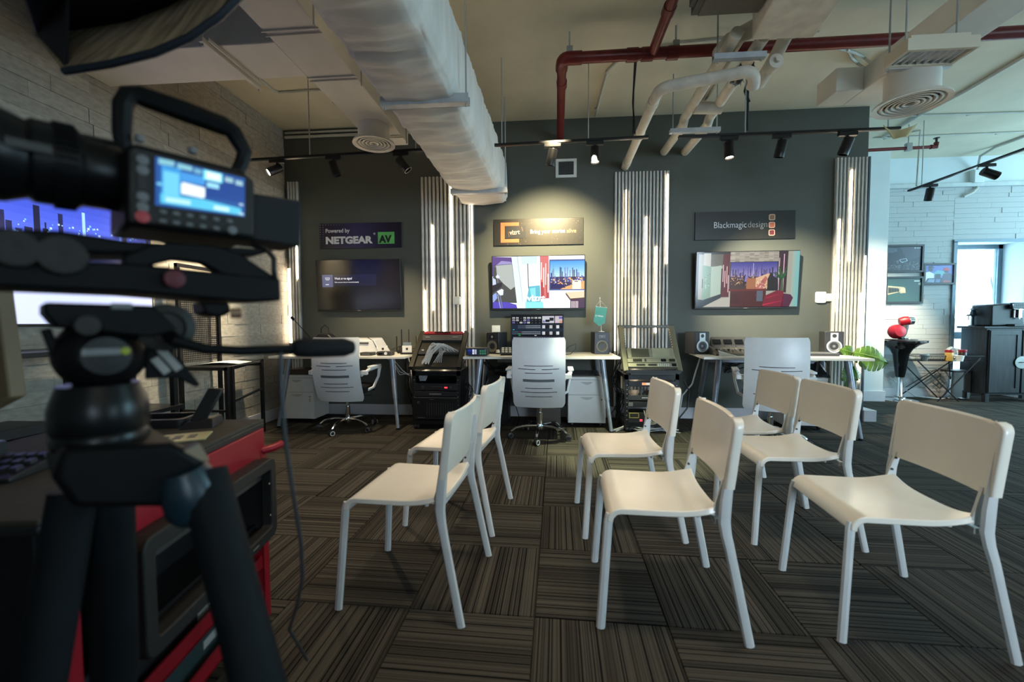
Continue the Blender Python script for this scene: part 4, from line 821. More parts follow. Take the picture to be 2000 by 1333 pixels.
# pennant
t = thing('pennant', 'small teal table pennant with white print on a white stand', 'pennant', (.625, 4.80, DT+.245))
MB().lathe([(.035, 0), (.035, .005), (.008, .010), (.004, .02)], n=16).box(-.035, .035, -.003, .003, 0, .006).build('base', OFFW, t)
MB().cyl((0, 0, 0), (-.018, 0, .375), .0028, n=8).lathe([(.005, 0), (.006, .012), (.001, .015)], (-.018, 0, .372), n=10).build('pole', OFFW, t)
a, b = Vector((-.065, -.008, .285)), Vector((.062, -.008, .268))
MB().cyl(a, b, .003, n=8).build('crossbar', OFFW, t); MB().tube([a, (-.014, -.005, .352), b], .0012, 6).build('string', OFFW, t)
fl = [(-.063,.283), (.060,.267), (.038,.100), (-.028,.065), (-.088,.118)]
MB().prism(fl, -.011, -.0085).build('flag', TEAL, t)
MB().ring(circ(.010, 14, -.060, .182), circ(.006, 14, -.060, .182), -.0122, -.011).bar((-.042, -.0118, .182), (.020, -.0118, .172), .0015, .012).build('printed_logo', PAPER, t)
# little devices of the middle desk
t = thing('video_switcher', 'small black device with a colour screen and green buttons, left end of middle desk', 'device', (-.725, 4.40, DT), -.02)
MB().box(-.115, .115, 0, .16, .008, .088).build('case', DARKG, t, bevel=.004)
picture('screen', t, .105, .062, [rc((20, 26, 60), 0, 0, 1, 1, 1), rc((40, 60, 150), .05, .55, .45, .9, 2), rc((30, 40, 90), .05, .1, .45, .5, 2), rc((225, 232, 245), .52, .08, .7, .92, 2), rc((180, 190, 215), .74, .1, .95, .9, 2), rc((40, 50, 90), .56, .4, .66, .5, 3)], SCREEN, -.001, -.045, .048)
for i in range(3):
    for j in range(2): MB().box(.035+.024*i, .052+.024*i, -.004, 0, .022+.026*j, .040+.026*j).build('button', M('green_lit_key', (.05, .3, .16), .4, emit=.25), t)
MB().lathe([(.008, 0), (.008, .008), (.001, .009)], (.095, 0, .07), (0,-1,0), 12).build('knob', MIDG, t)
t = thing('switcher_console', 'small panel with pale lit keys, half hidden by the middle chair back', 'control panel', (-.36, 4.52, DT), .1)
MB().hull8([(-.12,0,0), (.12,0,0), (.12,.14,0), (-.12,.14,0)], [(-.12,0,.02), (.12,0,.02), (.12,.14,.085), (-.12,.14,.085)]).build('case', BLACK, t, bevel=.003)
for i in range(6):
    for j in range(3): MB().obox((-.095+.038*i, .03+.038*j, .036+.018*j), (.026, .024, .010), (.43, 0, 0)).build('key', M('pale_key', (.62, .62, .52), .4), t)
MB().lathe([(.022, 0), (.018, .03), (.001, .034)], (-.15, .02, .03), n=14).build('knob', M('cream_knob', (.6, .57, .48), .5), t)
t = thing('tape_dispenser', 'thin grey tray on the desk beside the middle chair back', 'tray', (-.28, 4.42, DT)); MB().box(-.06, .06, 0, .05, 0, .022).build('body', MIDG, t, bevel=.004)
w_ = MB().tube([(-.6, 4.95, .80), (-.35, 4.85, .84), (-.12, 4.88, .87), (-.1, 4.9, .9)], .004, 6); tag(w_.build('monitor_cable', CABLE), 'black cable rising from the desk to the control monitor', 'cable')
w_ = MB().tube([(.18, 4.7, .79), (.26, 4.72, .87), (.34, 4.74, .90), (.33, 4.7, .84), (.27, 4.6, .795), (.20, 4.55, .793)], .004, 6); tag(w_.build('headphone_cable', CABLE), 'looped black cable standing on the middle desk right of the chair', 'cable')
# wall plates
def plate(label, a, b, r, m=PAPER, y=YB):
    p, q = P(*a, Y=y), P(*b, Y=y); w, h = q.x-p.x, p.z-q.z; t = thing('wall_plate', label, 'switch', ((p.x+q.x)/2, y, (p.z+q.z)/2))
    MB().prism(rrect(w, h, r), -.022, -.001).build('plate', m, t, bevel=.002); MB().prism(rrect(w*.62, h*.62, r*.6), -.026, -.021).build('rocker', m, t); return t
plate('white rounded thermostat plate left of the last slatted panel', (1592, 570.5), (1611, 592), .016)
plate('pale square switch beside the rounded thermostat plate', (1612.5, 574), (1627, 589), .004, M('pale_plate', (.60, .60, .56), .5))
plate('pale socket plate mounted on the second slatted panel', (885, 580), (899, 595), .004, M('pale_plate', (.60, .60, .56), .5), YB-.045)
plate('white double socket on the dark wall above the matt black speaker', (961, 636), (977, 652), .004)
w_ = MB().box(P(888, 595, Y=YB-.045).x, P(890, 595, Y=YB-.045).x, YB-.044, YB-.040, .9, P(888, 596, Y=YB-.045).z); 
# left desk things
t = thing('gooseneck_microphone', 'black gooseneck microphone bent left on the left desk', 'microphone', (-2.66, 4.72, DT))
MB().box(-.06, .06, -.06, .06, 0, .035).build('base', BLACK, t, bevel=.006)
MB().tube([(0, 0, .03), (-.04, 0, .15), (-.17, 0, .30), (-.265, 0, .40)], .0045, 8).build('gooseneck', BLACKM, t); MB().lathe([(.006, 0), (.017, .01), (.017, .045), (.006, .055)], (-.262, 0, .395), (-.7, 0, .7), 14).build('foam_tip', SOFTB, t)
t = thing('handbag', 'small black leather bag with a top handle on the left desk', 'bag', (-2.615, 4.84, DT))
MB().prism([(-.13,0), (.13,0), (.14,.10), (.11,.19), (.06,.235), (-.06,.235), (-.11,.19), (-.14,.10)], -.06, .06).build('body', M('black_leather', (.012, .012, .015), .4, bump=.2), t, bevel=.015)
MB().tube([(-.05, 0, .23), (-.045, 0, .30), (0, 0, .335), (.045, 0, .30), (.05, 0, .23)], .008, 8).build('handle', BLACK, t)
MB().tube([(-.13, -.062, .01), (-.138, -.062, .10), (-.108, -.062, .19)], .003, 6).tube([(.13, -.062, .01), (.138, -.062, .10), (.108, -.062, .19)], .003, 6).build('piping', M('tan_piping', (.28, .20, .12), .6), t)
t = thing('printer', 'large white desktop device behind the left office chair', 'printer', (-2.14, 4.68, DT))
MB().hull8([(-.26,0,0), (.27,0,0), (.27,.32,0), (-.26,.32,0)], [(-.25,.02,.165), (.17,.02,.165), (.17,.30,.18), (-.25,.30,.18)]).build('body', OFFW, t, bevel=.012)
MB().box(-.20, .12, .0, .012, .12, .135).build('paper_slot', DARKG, t)
MB().tube([(.10, .04, .19), (.17, .02, .15), (.22, -.01, .08)], .004, 6).build('cable', CABLE, t)
for lab, x, y in (('little white folded price card beside the white printer', -1.78, 4.66), ('little white folded card in front of the wireless router', -1.50, 4.66)):
    t = thing('tent_card', lab, 'card', (x-.06, y, DT+.0)); MB().box(-.055, .055, -.002, .0, .022, .10).build('card', PAPER, t); MB().box(-.012, .012, -.004, -.002, .05, .075).build('printed_square', DARKG, t); MB().box(-.075, .075, -.01, .07, 0, .022).build('stand', BLACK, t)
t = thing('wireless_router', 'black wireless router with four upright antennas on the left desk', 'router', (-1.60, 4.86, DT))
MB().box(-.12, .12, -.07, .07, .0, .04).build('case', BLACK, t, bevel=.006); MB().box(-.045, .045, -.078, -.07, .05, .13).build('display_card', M('grey_blue_card', (.2, .25, .28), .5), t)
for x, h in ((-.15, .20), (-.09, .28), (.0, .28), (.09, .20)): MB().bar((x, 0, .02), (x, 0, h), .012, .008).build('antenna', BLACK, t)
w_ = MB()
for k in range(7): w_.tube([(-1.86+.05*k, 4.9, .79), (-1.80+.03*k, 4.83, .83+.012*k), (-1.70+.01*k, 4.84, .87-.005*k), (-1.62+.02*k, 4.84, .84)], .004, 6)
tag(w_.build('router_cables', CABLE), 'tangle of thin black cables beside the wireless router', 'cable', kind='stuff')
t = thing('mini_switch', 'small black network box with a round white knob, front right of left desk', 'device', (-1.745, 4.44, DT)); MB().box(-.078, .078, 0, .12, .004, .046).build('case', DARKG, t, bevel=.003)
MB().lathe([(.017, 0), (.015, .008), (.001, .009)], (.022, 0, .025), (0,-1,0), 16).build('dial', OFFW, t); MB().box(-.06, -.01, -.003, 0, .015, .03).build('display', GLASS, t)
t = thing('mini_recorder', 'flat black box half hidden behind the left office chair back', 'device', (-2.0, 4.46, DT)); MB().box(-.02, .11, 0, .12, .0, .035).build('case', DARKG, t, bevel=.003); MB().box(0, .09, -.002, 0, .012, .022).build('front_strip', MIDG, t)
tag(MB().box(-2.99, -2.66, 4.64, 4.88, .552, .61).build('storage_box', BROWN, bevel=.004), 'flat dark brown box on the leftmost drawer cabinet', 'box')
for i in range(5): pass
t = thing('paper_stack', 'loose grey papers on the leftmost drawer cabinet beside the brown box', 'paper', (-2.50, 4.78, .60))
for i in range(3): MB().obox((-.03+.03*i, .02*i, .012+.012*i), (.20, .26, .003), (.05*i, .12, .2*i)).build('sheet', M('grey_paper', (.35, .36, .38), .7), t)
MB().box(-.13, .08, -.1, .14, -.048, .005).build('folder', M('grey_folder', (.2, .2, .21), .7), t)
# keyboard on the middle cabinet
t = thing('keyboard', 'small black keyboard on top of the middle drawer cabinet', 'keyboard', (.44, 4.66, .55)); MB().hull8([(-.15,0,0), (.15,0,0), (.15,.14,0), (-.15,.14,0)], [(-.15,0,.012), (.15,0,.012), (.15,.14,.045), (-.15,.14,.045)]).build('case', BLACK, t, bevel=.003)
for j in range(4):
    for i in range(10): MB().obox((-.128+.028*i, .022+.032*j, .020+.0078*j), (.023, .025, .008), (.23, 0, 0)).build('key', DARKG, t, smooth=False)
tag(MB().box(-.10, .17, 4.72, 4.98, 0, .36).box(-.02, .12, 4.716, 4.72, .05, .056).build('cardboard_box', M('grey_brown_card', (.10, .085, .07), .8), bevel=.004), 'brown cardboard box on the floor behind the middle swivel chair', 'box')
# right desk things
t = thing('mixing_console', 'grey audio mixing console with four small screens and many knobs', 'mixing console', (2.06, 4.50, DT), -.08)
MB().hull8([(-.30,0,0), (.36,0,0), (.36,.40,0), (-.30,.40,0)], [(-.30,0,.025), (.36,0,.025), (.33,.40,.10), (-.27,.40,.10)]).build('body', M('khaki_console', (.12, .115, .10), .5), t, bevel=.004)
MB().hull8([(-.27,.24,.06), (.24,.24,.06), (.24,.36,.09), (-.27,.36,.09)], [(-.26,.27,.075), (.22,.27,.075), (.18,.39,.185), (-.24,.39,.185)]).build('meter_bridge', DARKG, t, bevel=.003)
for i in range(4):
    x = -.20+.115*i; sc = MB().obox((x, .315, .135), (.085, .003, .060), (-.74, 0, 0)).build('channel_display', GLASS, t); MB().obox((x, .3125, .132), (.04, .002, .012), (-.74, 0, 0)).build('lit_strip', M('blue_lit_strip', (.1, .2, .4), .4, emit=.5), sc)
    for j in range(5): MB().lathe([(.007, 0), (.006, .012), (.001, .013)], (x-.04+.02*j, .235, .078), (0, -.3, 1), 10).build('knob', MIDG, t)
for i in range(14):
    MB().obox((-.26+.038*i, .11, .053), (.004, .12, .002), (.18, 0, 0)).build('fader_slot', BLACK, t); MB().obox((-.26+.038*i, .07+.05*random.random(), .060), (.014, .024, .014), (.18, 0, 0)).build('fader_cap', M('fader_cap', (.3,.3,.3), .4) if i % 3 else BLACK, t)
MB().cyl((.30, .12, .05), (.30, .12, .085), .010).lathe([(.020, 0), (.024, .02), (.018, .035), (.001, .037)], (.30, .12, .085), n=16).build('joystick', BLACK, t)
t = thing('laptop', 'closed dark laptop edge in front of the right studio speaker', 'laptop', (2.78, 4.50, DT), -.1); MB().box(-.17, .17, 0, .24, .002, .022).build('base', DARKG, t, bevel=.003); MB().box(-.165, .165, .004, .236, .022, .03).build('lid', MIDG, t, bevel=.003)
t = thing('note_card', 'white wedge shaped card in front of grey speaker left of the mixing console', 'card', (1.83, 4.48, DT), -.3); MB().hull8([(-.05,0,0), (.12,0,0), (.12,.14,0), (-.05,.14,0)], [(-.05,.0,.05), (.12,0,.004), (.12,.14,.004), (-.05,.14,.05)]).build('card', PAPER, t)
t = thing('duffel_bag', 'shiny black bag with straps on the cabinet under the right desk', 'bag', (2.80, 4.66, .55), d3a)
MB().sheet(lambda u, v: ((u-.5)*.36*(1-.25*math.sin(PI*v)*.5), .02+.20*v, .16*math.sin(PI*v)**.7*(1+.12*math.sin(u*17))*(1-abs(u-.5)**3*4)), 22, 12, .01).box(-.17, .17, .02, .21, 0, .03).build('body', M('black_nylon', (.012, .013, .018), .22, bump=.5), t)
for x in (-.09, .10): MB().tube([(x-.05, .03, .04), (x-.04, .02, .15), (x, .02, .20), (x+.05, .02, .15), (x+.055, .03, .03)], .014, 6, flat=.4).build('strap', BLACK, t)
# cables under the desks
def cbl(label, pts, r=.005, m=CABLE, n=1, sp=.03):
    mb = MB()
    for k in range(n): mb.tube([Vector(p)+Vector((random.uniform(-sp, sp), random.uniform(-sp, sp), random.uniform(-sp, sp)))*(1 if n > 1 else 0) for p in pts], r, 6)
    o = mb.build('cable' if n == 1 else 'cable_bundle', m); tag(o, label, 'cable'); 
    if n > 1: o['kind'] = 'stuff'
cbl('black cables drooping behind the left desk leg to the left rack', [(-1.66, 4.9, .74), (-1.62, 4.85, .62), (-1.60, 4.8, .35), (-1.5, 4.75, .12)], .006, n=4)
cbl('pale cables tied under the right end of the left desk', [(-1.75, 4.55, .75), (-1.64, 4.5, .70), (-1.58, 4.5, .60), (-1.50, 4.6, .55)], .004, CABLEW, 3)
cbl('tangled black cables between the left rack and the middle desk', [(-.90, 4.75, .75), (-.96, 4.7, .55), (-.82, 4.72, .40), (-.90, 4.7, .2), (-.8, 4.75, .05)], .005, n=7, sp=.06)
cbl('black cables hanging under the middle desk left half', [(-.72, 4.8, .72), (-.60, 4.75, .58), (-.42, 4.78, .66), (-.35, 4.8, .52), (-.3, 4.82, .7)], .007, n=6, sp=.05)
cbl('black and grey cables behind the right leg of the middle desk', [(.80, 4.8, .75), (.76, 4.75, .5), (.84, 4.72, .34), (.77, 4.7, .15), (.82, 4.7, .03)], .005, n=9, sp=.06)
cbl('loose pale cables on the floor by the right rack', [(.72, 4.45, .02), (.86, 4.5, .05), (.95, 4.38, .03), (1.2, 4.45, .04), (1.35, 4.40, .02)], .004, CABLEW, 7, .025)
cbl('coiled black cables hanging under the right desk', [(1.95, 4.9, .70), (2.05, 4.88, .62), (2.15, 4.9, .70), (2.0, 4.9, .60), (2.2, 4.9, .66)], .006, n=6, sp=.04)
cbl('pale cable bent down between the legs of the right desk', [(1.72, 4.85, .74), (1.66, 4.80, .60), (1.62, 4.8, .45), (1.50, 4.75, .33), (1.45, 4.7, .1)], .008, CABLEW)
cbl('black cable looping beside the right rack', [(1.50, 4.7, .5), (1.56, 4.7, .38), (1.54, 4.7, .2), (1.44, 4.65, .10)], .008)
cbl('black cable lying on the floor left of the cardboard box', [(-.60, 4.8, .01), (-.35, 4.75, .012), (-.3, 4.85, .03), (-.35, 4.95, .15)], .005)
# dark pc case under the middle desk
t = thing('computer_case', 'dark computer case with a curved edge on a stand under the middle desk', 'computer', (-.62, 4.72, 0)); MB().box(-.02, .18, 0, .30, .28, .55).build('case', BLACK, t, bevel=.01); MB().box(-.04, .20, .02, .30, 0, .28).build('stand', RACKB, t)
MB().tube([(-.02, -.01, .50), (-.05, -.02, .44), (-.05, -.02, .34), (-.02, -.01, .28)], .006, 8).build('rim', M('green_glass_rim', (.12, .2, .17), .2), t)
# ---------------------------------------------------------------- equipment racks
def rack(label, x, y, w, h, top, lean, m2):
    """lower 19 inch frame with casters and a leaning console frame; top = console height, lean = how far it leans back"""
    t = thing('equipment_rack', label, 'rack', (x, y, 0), group='black equipment racks between the desks')
    for sx in (-1, 1):
        for yy in (0, .46):
            MB().box(sx*w/2-(.04 if sx > 0 else 0), sx*w/2+(0 if sx > 0 else .04), yy, yy+.03, .09, h).build('post', RACKB, t, bevel=.002)
    MB().box(-w/2, w/2, 0, .49, .06, .10).build('bottom_frame', RACKB, t); MB().box(-w/2, w/2, 0, .03, h-.05, h).box(-w/2, w/2, .46, .49, h-.05, h).box(-w/2, -w/2+.03, 0, .49, h-.04, h).box(w/2-.03, w/2, 0, .49, h-.04, h).build('top_frame', RACKB, t)
    for sx in (-1, 1):
        for yy in (.03, .44):
            cx = sx*(w/2-.04); c = MB().lathe([(.001, -.014), (.030, -.014), (.032, 0), (.030, .014), (.001, .014)], (cx-.012, yy, .0325), (1,0,0), 18).lathe([(.001, -.012), (.030, -.012), (.030, .012), (.001, .012)], (cx+.02, yy, .0305), (1,0,0), 18).build('caster', BLACK, t)
            MB().box(cx-.02, cx+.028, yy-.02, yy+.02, .045, .066).build('fork', RACKB, c)
    for sx in (-1, 1):
        s = MB()
        for k in range(int((h-.16)/.0445)): s.box(sx*(w/2-.024)-.004, sx*(w/2-.024)+.004, -.0025, 0, .13+.0445*k, .138+.0445*k)
        s = s.build('rail_hole_row', M('bright_rack_screw', (.5, .5, .45), .3, .7), t); s['kind'] = 'stuff'
    W2 = w/2; b0, b1 = Vector((0, -.03, h+.03)), Vector((0, lean, top))
    for sx in (-1, 1): MB().bar(b0+Vector((sx*(W2-.005), 0, 0)), b1+Vector((sx*(W2-.005), 0, 0)), .05, .05, (0, -1, 0)).build('side_rail', m2, t, bevel=.004)
    return t, b0, b1
t, b0, b1 = rack('black rack with a heap of white patch cables on its leaning top', -1.16, 4.385, .52, .63, 1.03, .42, BRONZE)
n_ = (b1-b0).cross(Vector((1, 0, 0))).normalized(); n_ = -n_ if n_.y > 0 else n_
def onr(x, k, off=0): return b0.lerp(b1, k)+Vector((x, 0, 0))+n_*off
MB().hull8([onr(-.235, .02, 0), onr(.235, .02, 0), onr(.235, .98, 0), onr(-.235, .98, 0)], [onr(-.235, .02, -.012), onr(.235, .02, -.012), onr(.235, .98, -.012), onr(-.235, .98, -.012)]).build('back_plate', M('dark_khaki_plate', (.030, .028, .020), .4, .3), t)
MB().bar(onr(-.24, .0, .01), onr(.24, 0, .01), .04, .03).build('front_lip', BRONZE, t)
def tray(root, nm, lab, k0, k1, dep, m, cat='rack unit'):
    o = thing(nm, lab, cat, root.location, 0); q = MB().hull8([onr(-.225, k0, 0), onr(.225, k0, 0), onr(.225, k1, 0), onr(-.225, k1, 0)], [onr(-.225, k0, dep), onr(.225, k0, dep), onr(.225, k1, dep), onr(-.225, k1, dep)]).build('case', m, o, bevel=.002); return o
MB().box(-.258, -.252, .03, .46, .10, .62).build('side_panel', RACKB, t); MB().box(.252, .258, .03, .46, .10, .62).build('side_panel', RACKB, t); MB().box(-.252, .252, .455, .46, .10, .62).build('rear_panel', RACKB, t); MB().box(-.25, .25, .0, .46, .60, .606).build('top_plate', RACKB, t)
o = tray(t, 'network_switch', 'dark rack unit high on the leaning frame of the left rack', .70, .86, .035, DARKG); MB().bar(onr(-.19, .79, .037), onr(-.14, .79, .037), .004, .003).bar(onr(.12, .79, .037), onr(.18, .79, .037), .004, .003).build('front_print', PAPER, o)
o = tray(t, 'rack_light', 'red strip unit along the top of the left rack', .90, .97, .03, REDM)
MB().bar(onr(-.10, .935, .035), onr(.08, .935, .035), .03, .012).build('black_insert', BLACK, o)
o = tray(t, 'patch_panel', 'black patch panel with many sockets on the left rack', .34, .46, .02, BLACK)
for k in range(16): MB().hull8([onr(-.05+.017*k, .38, .02), onr(-.038+.017*k, .38, .02), onr(-.038+.017*k, .43, .02), onr(-.05+.017*k, .43, .02)], [onr(-.05+.017*k, .38, .024), onr(-.038+.017*k, .38, .024), onr(-.038+.017*k, .43, .024), onr(-.05+.017*k, .43, .024)]).build('socket', MIDG, o, smooth=False)
w_ = MB(); r_ = random.Random(9)
for k in range(26):
    a = onr(r_.uniform(-.16, -.06), r_.uniform(.05, .14), .03); e = onr(-.04+.010*k, r_.uniform(.38, .44), .03); m_ = onr(lerp(-.10, .04, r_.random()), r_.uniform(.46, .58), r_.uniform(.08, .13))
    w_.tube(arc(a, m_+(m_-(a+e)/2)*.6, e, 8), .0032, 5)
for k in range(5): w_.tube(arc(onr(.0+.02*k, .40, .03), onr(.06, .3, .10), onr(-.02+.02*k, .1, .03), 6), .003, 5)
o = w_.build('patch_cables', CABLEW); o.location = t.location; tag(o, 'heap of white patch cables curving across the left rack panel', 'cable', kind='stuff')
tag(MB().box(-.005, .02, -.002, .0, 0, .03).build('sticker', PAPER), 'tiny white sticker on the left rack plate', 'sticker').location = Vector(t.location)+onr(-.19, .42, .004)
def unit(rx, ry, lab, z0, z1, m, w=.44, nm='rack_amplifier', dep=.34):
    o = thing(nm, lab, 'rack unit', (rx, ry, 0)); MB().box(-w/2, w/2, -.006, dep, z0+.002, z1-.002).box(-.238, .238, -.010, -.006, z0+.002, z1-.002).build('case', m, o, bevel=.002); return o
EMR = M('red_indicator', (.8, .02, .02), .4, emit=3, ecol=(1, .03, .05))
R1 = (-1.16, 4.385)
o = unit(*R1, 'black rack unit with a red indicator and a row of tiny lights, left rack', .42, .50, BLACK)
MB().box(.095, .125, -.014, -.010, .448, .462).build('red_light', EMR, o)
for k in range(10): MB().box(-.055+.013*k, -.050+.013*k, -.0125, -.010, .462, .466).build('indicator', MIDG, o)
MB().lathe([(.018, 0), (.016, .01), (.001, .011)], (-.14, -.010, .458), (0,-1,0), 16).lathe([(.015, 0), (.013, .01), (.001, .011)], (.16, -.010, .458), (0,-1,0), 16).build('knob', DARKG, o)
o = unit(*R1, 'slim black rack unit with a silver label, in the left rack', .355, .415, BLACK); MB().box(-.07, .06, -.0125, -.010, .378, .392).build('silver_label', MIDG, o)
MB().box(-.24, .24, -.014, -.010, .345, .349).build('front_edge', MIDG, o)
o = unit(*R1, 'large black server with a slotted front at the bottom of left rack', .11, .34, M('server_black', (.007, .007, .008), .35))
for k in range(12): MB().box(-.10+.025*k, -.094+.025*k, -.0125, -.010, .16, .29).build('vent_slot', DARKG, o)
MB().ring(circ(.012, 16, -.19, .295), circ(.008, 16, -.19, .295), -.0125, -.010).build('power_button', MIDG, o); MB().box(-.20, -.12, -.0125, -.010, .128, .132).box(-.065, -.02, -.0125, -.010, .325, .329).build('front_print', MIDG, o)
w_ = MB()
for k in range(8): w_.tube([(-1.34+.008*k, 4.42, .52), (-1.345+.012*k, 4.40, .56), (-1.33+.01*k, 4.42, .62)], .004, 5)
tag(w_.build('cable_stack', CABLEW), 'bunch of pale cables dropping into the left rack', 'cable', kind='stuff')
w_ = MB()
for k in range(6): w_.tube(arc((-1.12+.02*k, 4.5+.04*k, .01), (-1.02, 4.42, .05+.01*k), (-.80, 4.6+.03*k, .01), 8), .004, 5)
tag(w_.build('green_cables', M('dark_green_cable', (.03, .10, .08), .5)), 'dark green cables on the floor under the left rack', 'cable', kind='stuff')
# right rack
t, b0, b1 = rack('black rack with an open khaki frame leaning above it, right of middle desk', 1.085, 4.40, .545, .60, 1.09, .30, M('gold_lit_khaki', (.24, .22, .145), .4, .4))
n_ = (b1-b0).cross(Vector((1, 0, 0))).normalized(); n_ = -n_ if n_.y > 0 else n_
MB().bar(onr(-.295, 1.0, 0), onr(.295, 1.0, 0), .03, .05, (0, -1, 0)).build('top_rail', BRONZE, t, bevel=.004)
MB().bar(onr(-.27, .0, .012), onr(.27, .0, .012), .05, .03).build('front_lip', RACKB, t)
for sx in (-1, 1):
    s = MB()
    for k in range(9): s.obox(onr(sx*.243, .50+.055*k, .008), (.012, .012, .012))
    s = s.build('cage_nut_row', RACKB, t); s['kind'] = 'stuff'
o = thing('preview_monitor_pair', 'pale rack unit with two small dark screens side by side, right rack', 'rack unit', t.location)
MB().hull8([onr(-.235, .26, .005), onr(.235, .26, .005), onr(.235, .48, .005), onr(-.235, .48, .005)], [onr(-.235, .26, .03), onr(.235, .26, .03), onr(.235, .48, .03), onr(-.235, .48, .03)]).build('case', KHAKI, o, bevel=.002)
for x, m in ((-.105, M('olive_screen_glass', (.10, .095, .06), .2)), (.105, M('pale_screen_glass', (.36, .34, .22), .15))): MB().hull8([onr(x-.090, .285, .029), onr(x+.090, .285, .029), onr(x+.090, .46, .029), onr(x-.090, .46, .029)], [onr(x-.090, .285, .033), onr(x+.090, .285, .033), onr(x+.090, .46, .033), onr(x-.090, .46, .033)]).build('screen', m, o)
for k0, k1, lab in ((.165, .245, 'pale slim rack unit with black insets and a tiny display, right rack'), (.07, .15, 'pale rack unit with rows of round buttons and a dial, right rack')):
    o = thing('video_recorder', lab, 'rack unit', t.location)
    MB().hull8([onr(-.245, k0, .0), onr(.245, k0, .0), onr(.245, k1, 0), onr(-.245, k1, 0)], [onr(-.245, k0, .04), onr(.245, k0, .04), onr(.245, k1, .04), onr(-.245, k1, .04)]).build('case', KHAKI, o, bevel=.002)
    q = (k0+k1)/2
    def chip(x0, x1, m, nm, a=.028, dd=.043): MB().hull8([onr(x0, q-a, .039), onr(x1, q-a, .039), onr(x1, q+a, .039), onr(x0, q+a, .039)], [onr(x0, q-a, dd), onr(x1, q-a, dd), onr(x1, q+a, dd), onr(x0, q+a, dd)]).build(nm, m, o, smooth=False)
    if k0 > .1: chip(-.19, -.10, BRONZE, 'dark_inset'); chip(.09, .14, GLASS, 'display'); chip(.17, .23, BRONZE, 'dark_inset'); chip(-.075, -.055, DARKG, 'button')
    else:
        chip(-.16, -.075, BLACK, 'slot', .018); chip(-.045, .04, BLACK, 'slot', .018); chip(.19, .235, GLASS, 'display')
        for k in range(6):
            for dz in (-.016, .016): MB().lathe([(.006, 0), (.005, .004), (.001, .005)], onr(.058+.02*k, q+dz, .04), n_, 10).build('button', OFFW, o)
o = thing('drawer_unit', 'black shelf unit at the foot of the leaning frame, right rack', 'rack unit', t.location); MB().box(-.225, .225, -.045, .12, .60, .655).build('case', BLACK, o, bevel=.003)
R2 = (1.085, 4.40)
o = unit(*R2, 'black rack unit with a long orange and white light bar, right rack', .475, .535, BLACK); MB().box(-.10, -.06, -.013, -.010, .495, .518).build('orange_light', M('orange_light', (.9, .2, .05), .4, emit=1.6, ecol=(1, .25, .12)), o); MB().box(-.06, .14, -.013, -.010, .495, .518).build('light_bar', M('pale_light_bar', (.8, .7, .5), .4, emit=.7), o)
o = unit(*R2, 'dark grey rack unit with white print in the middle of right rack', .335, .39, DARKG); MB().box(-.10, .0, -.0125, -.010, .36, .366).build('front_print', PAPER, o)
o = unit(*R2, 'black rack unit with a grey left end, in the right rack', .265, .325, BLACK); MB().box(-.235, -.19, -.0125, -.010, .275, .315).build('grey_end', MIDG, o); MB().box(.0, .10, -.0125, -.010, .30, .305).build('front_print', PAPER, o)
o = unit(*R2, 'small black power unit with yellow outline and red light, right rack', .10, .21, BLACK, dep=.2); MB().ring([(-.225,.155), (-.13,.155), (-.13,.205), (-.225,.205)], [(-.221,.159), (-.134,.159), (-.134,.201), (-.221,.201)], -.0125, -.010).build('yellow_outline', M('yellow_line', (.6, .5, .08), .5), o); MB().box(-.12, -.095, -.0125, -.010, .12, .14).build('red_light', EMR, o)
w_ = MB()
for k in range(9): w_.tube(arc((1.0+.02*k, 4.36, .24), (1.02+.012*k, 4.30, .05+.01*k), (1.14+.012*k, 4.36, .12+.012*k), 8), .0045, 5)
tag(w_.build('rack_cables', M('cream_cable', (.42, .40, .28), .5)), 'curving cream cables in front of the right rack', 'cable', kind='stuff')
for k, x in enumerate((.98, 1.08)):
    o = thing('cable_plug', ('round grey plug hanging inside the right rack, left of the pair', 'round grey plug hanging inside the right rack, right of the pair')[k], 'plug', (x, 4.41, .42)); MB().lathe([(.006, -.02), (.018, 0), (.018, .025), (.008, .035)], axis=(.2,0,1), n=12).build('plug', MIDG, o); MB().tube([(0, 0, -.02), (.02, .02, -.05), (.05, .03, -.03)], .005, 6).build('cable', CABLEW, o)
# ---------------------------------------------------------------- monstera plant behind the right desk
t = thing('monstera_plant', 'green monstera plant with one large split leaf at the right desk end', 'plant', (3.22, 4.88, 0))
MB().lathe([(.09, 0), (.12, .25), (.125, .28), (.105, .28), (.10, .25), (.001, .25)], n=24).build('pot', DARKG, t)
def leaf(base, tip, wid, nrm, mk=0):
    base, tip, nrm = Vector(base), Vector(tip), Vector(nrm).normalized(); ax = tip-base; L_ = ax.length; ax.normalize(); sd = ax.cross(nrm).normalized(); nl = 7; mb = MB()
    for s in (-1, 1):
        for k in range(nl):
            a, b = k/nl, (k+.84)/nl; wf = lambda q: wid*math.sin(PI*min(1, q*.92+.08))**.65
            def pt(q, r_, fwd=0): return base+ax*(L_*(q+.18*r_*(1-q)-.10*r_*(1-k/nl)))+sd*s*wf(q)*r_-nrm*(.25*wid*r_*r_)-nrm*L_*.15*q*q
            c0 = (k+1)/nl; vs = [pt(a, 0), pt(c0, 0), pt(c0, .60), pt(b+.10/nl, 1), pt((a+b)/2, 1.04), pt(a+.04/nl, .97), pt(a, .60)]
            mb.add(vs+[v-nrm*.0015 for v in vs], [(0,1,2,6), (6,2,3,4,5), (7,13,9,8), (13,12,11,10,9)]+[(i, (i+1) % 7, (i+1) % 7+7, i+7) for i in range(7)])
    return mb
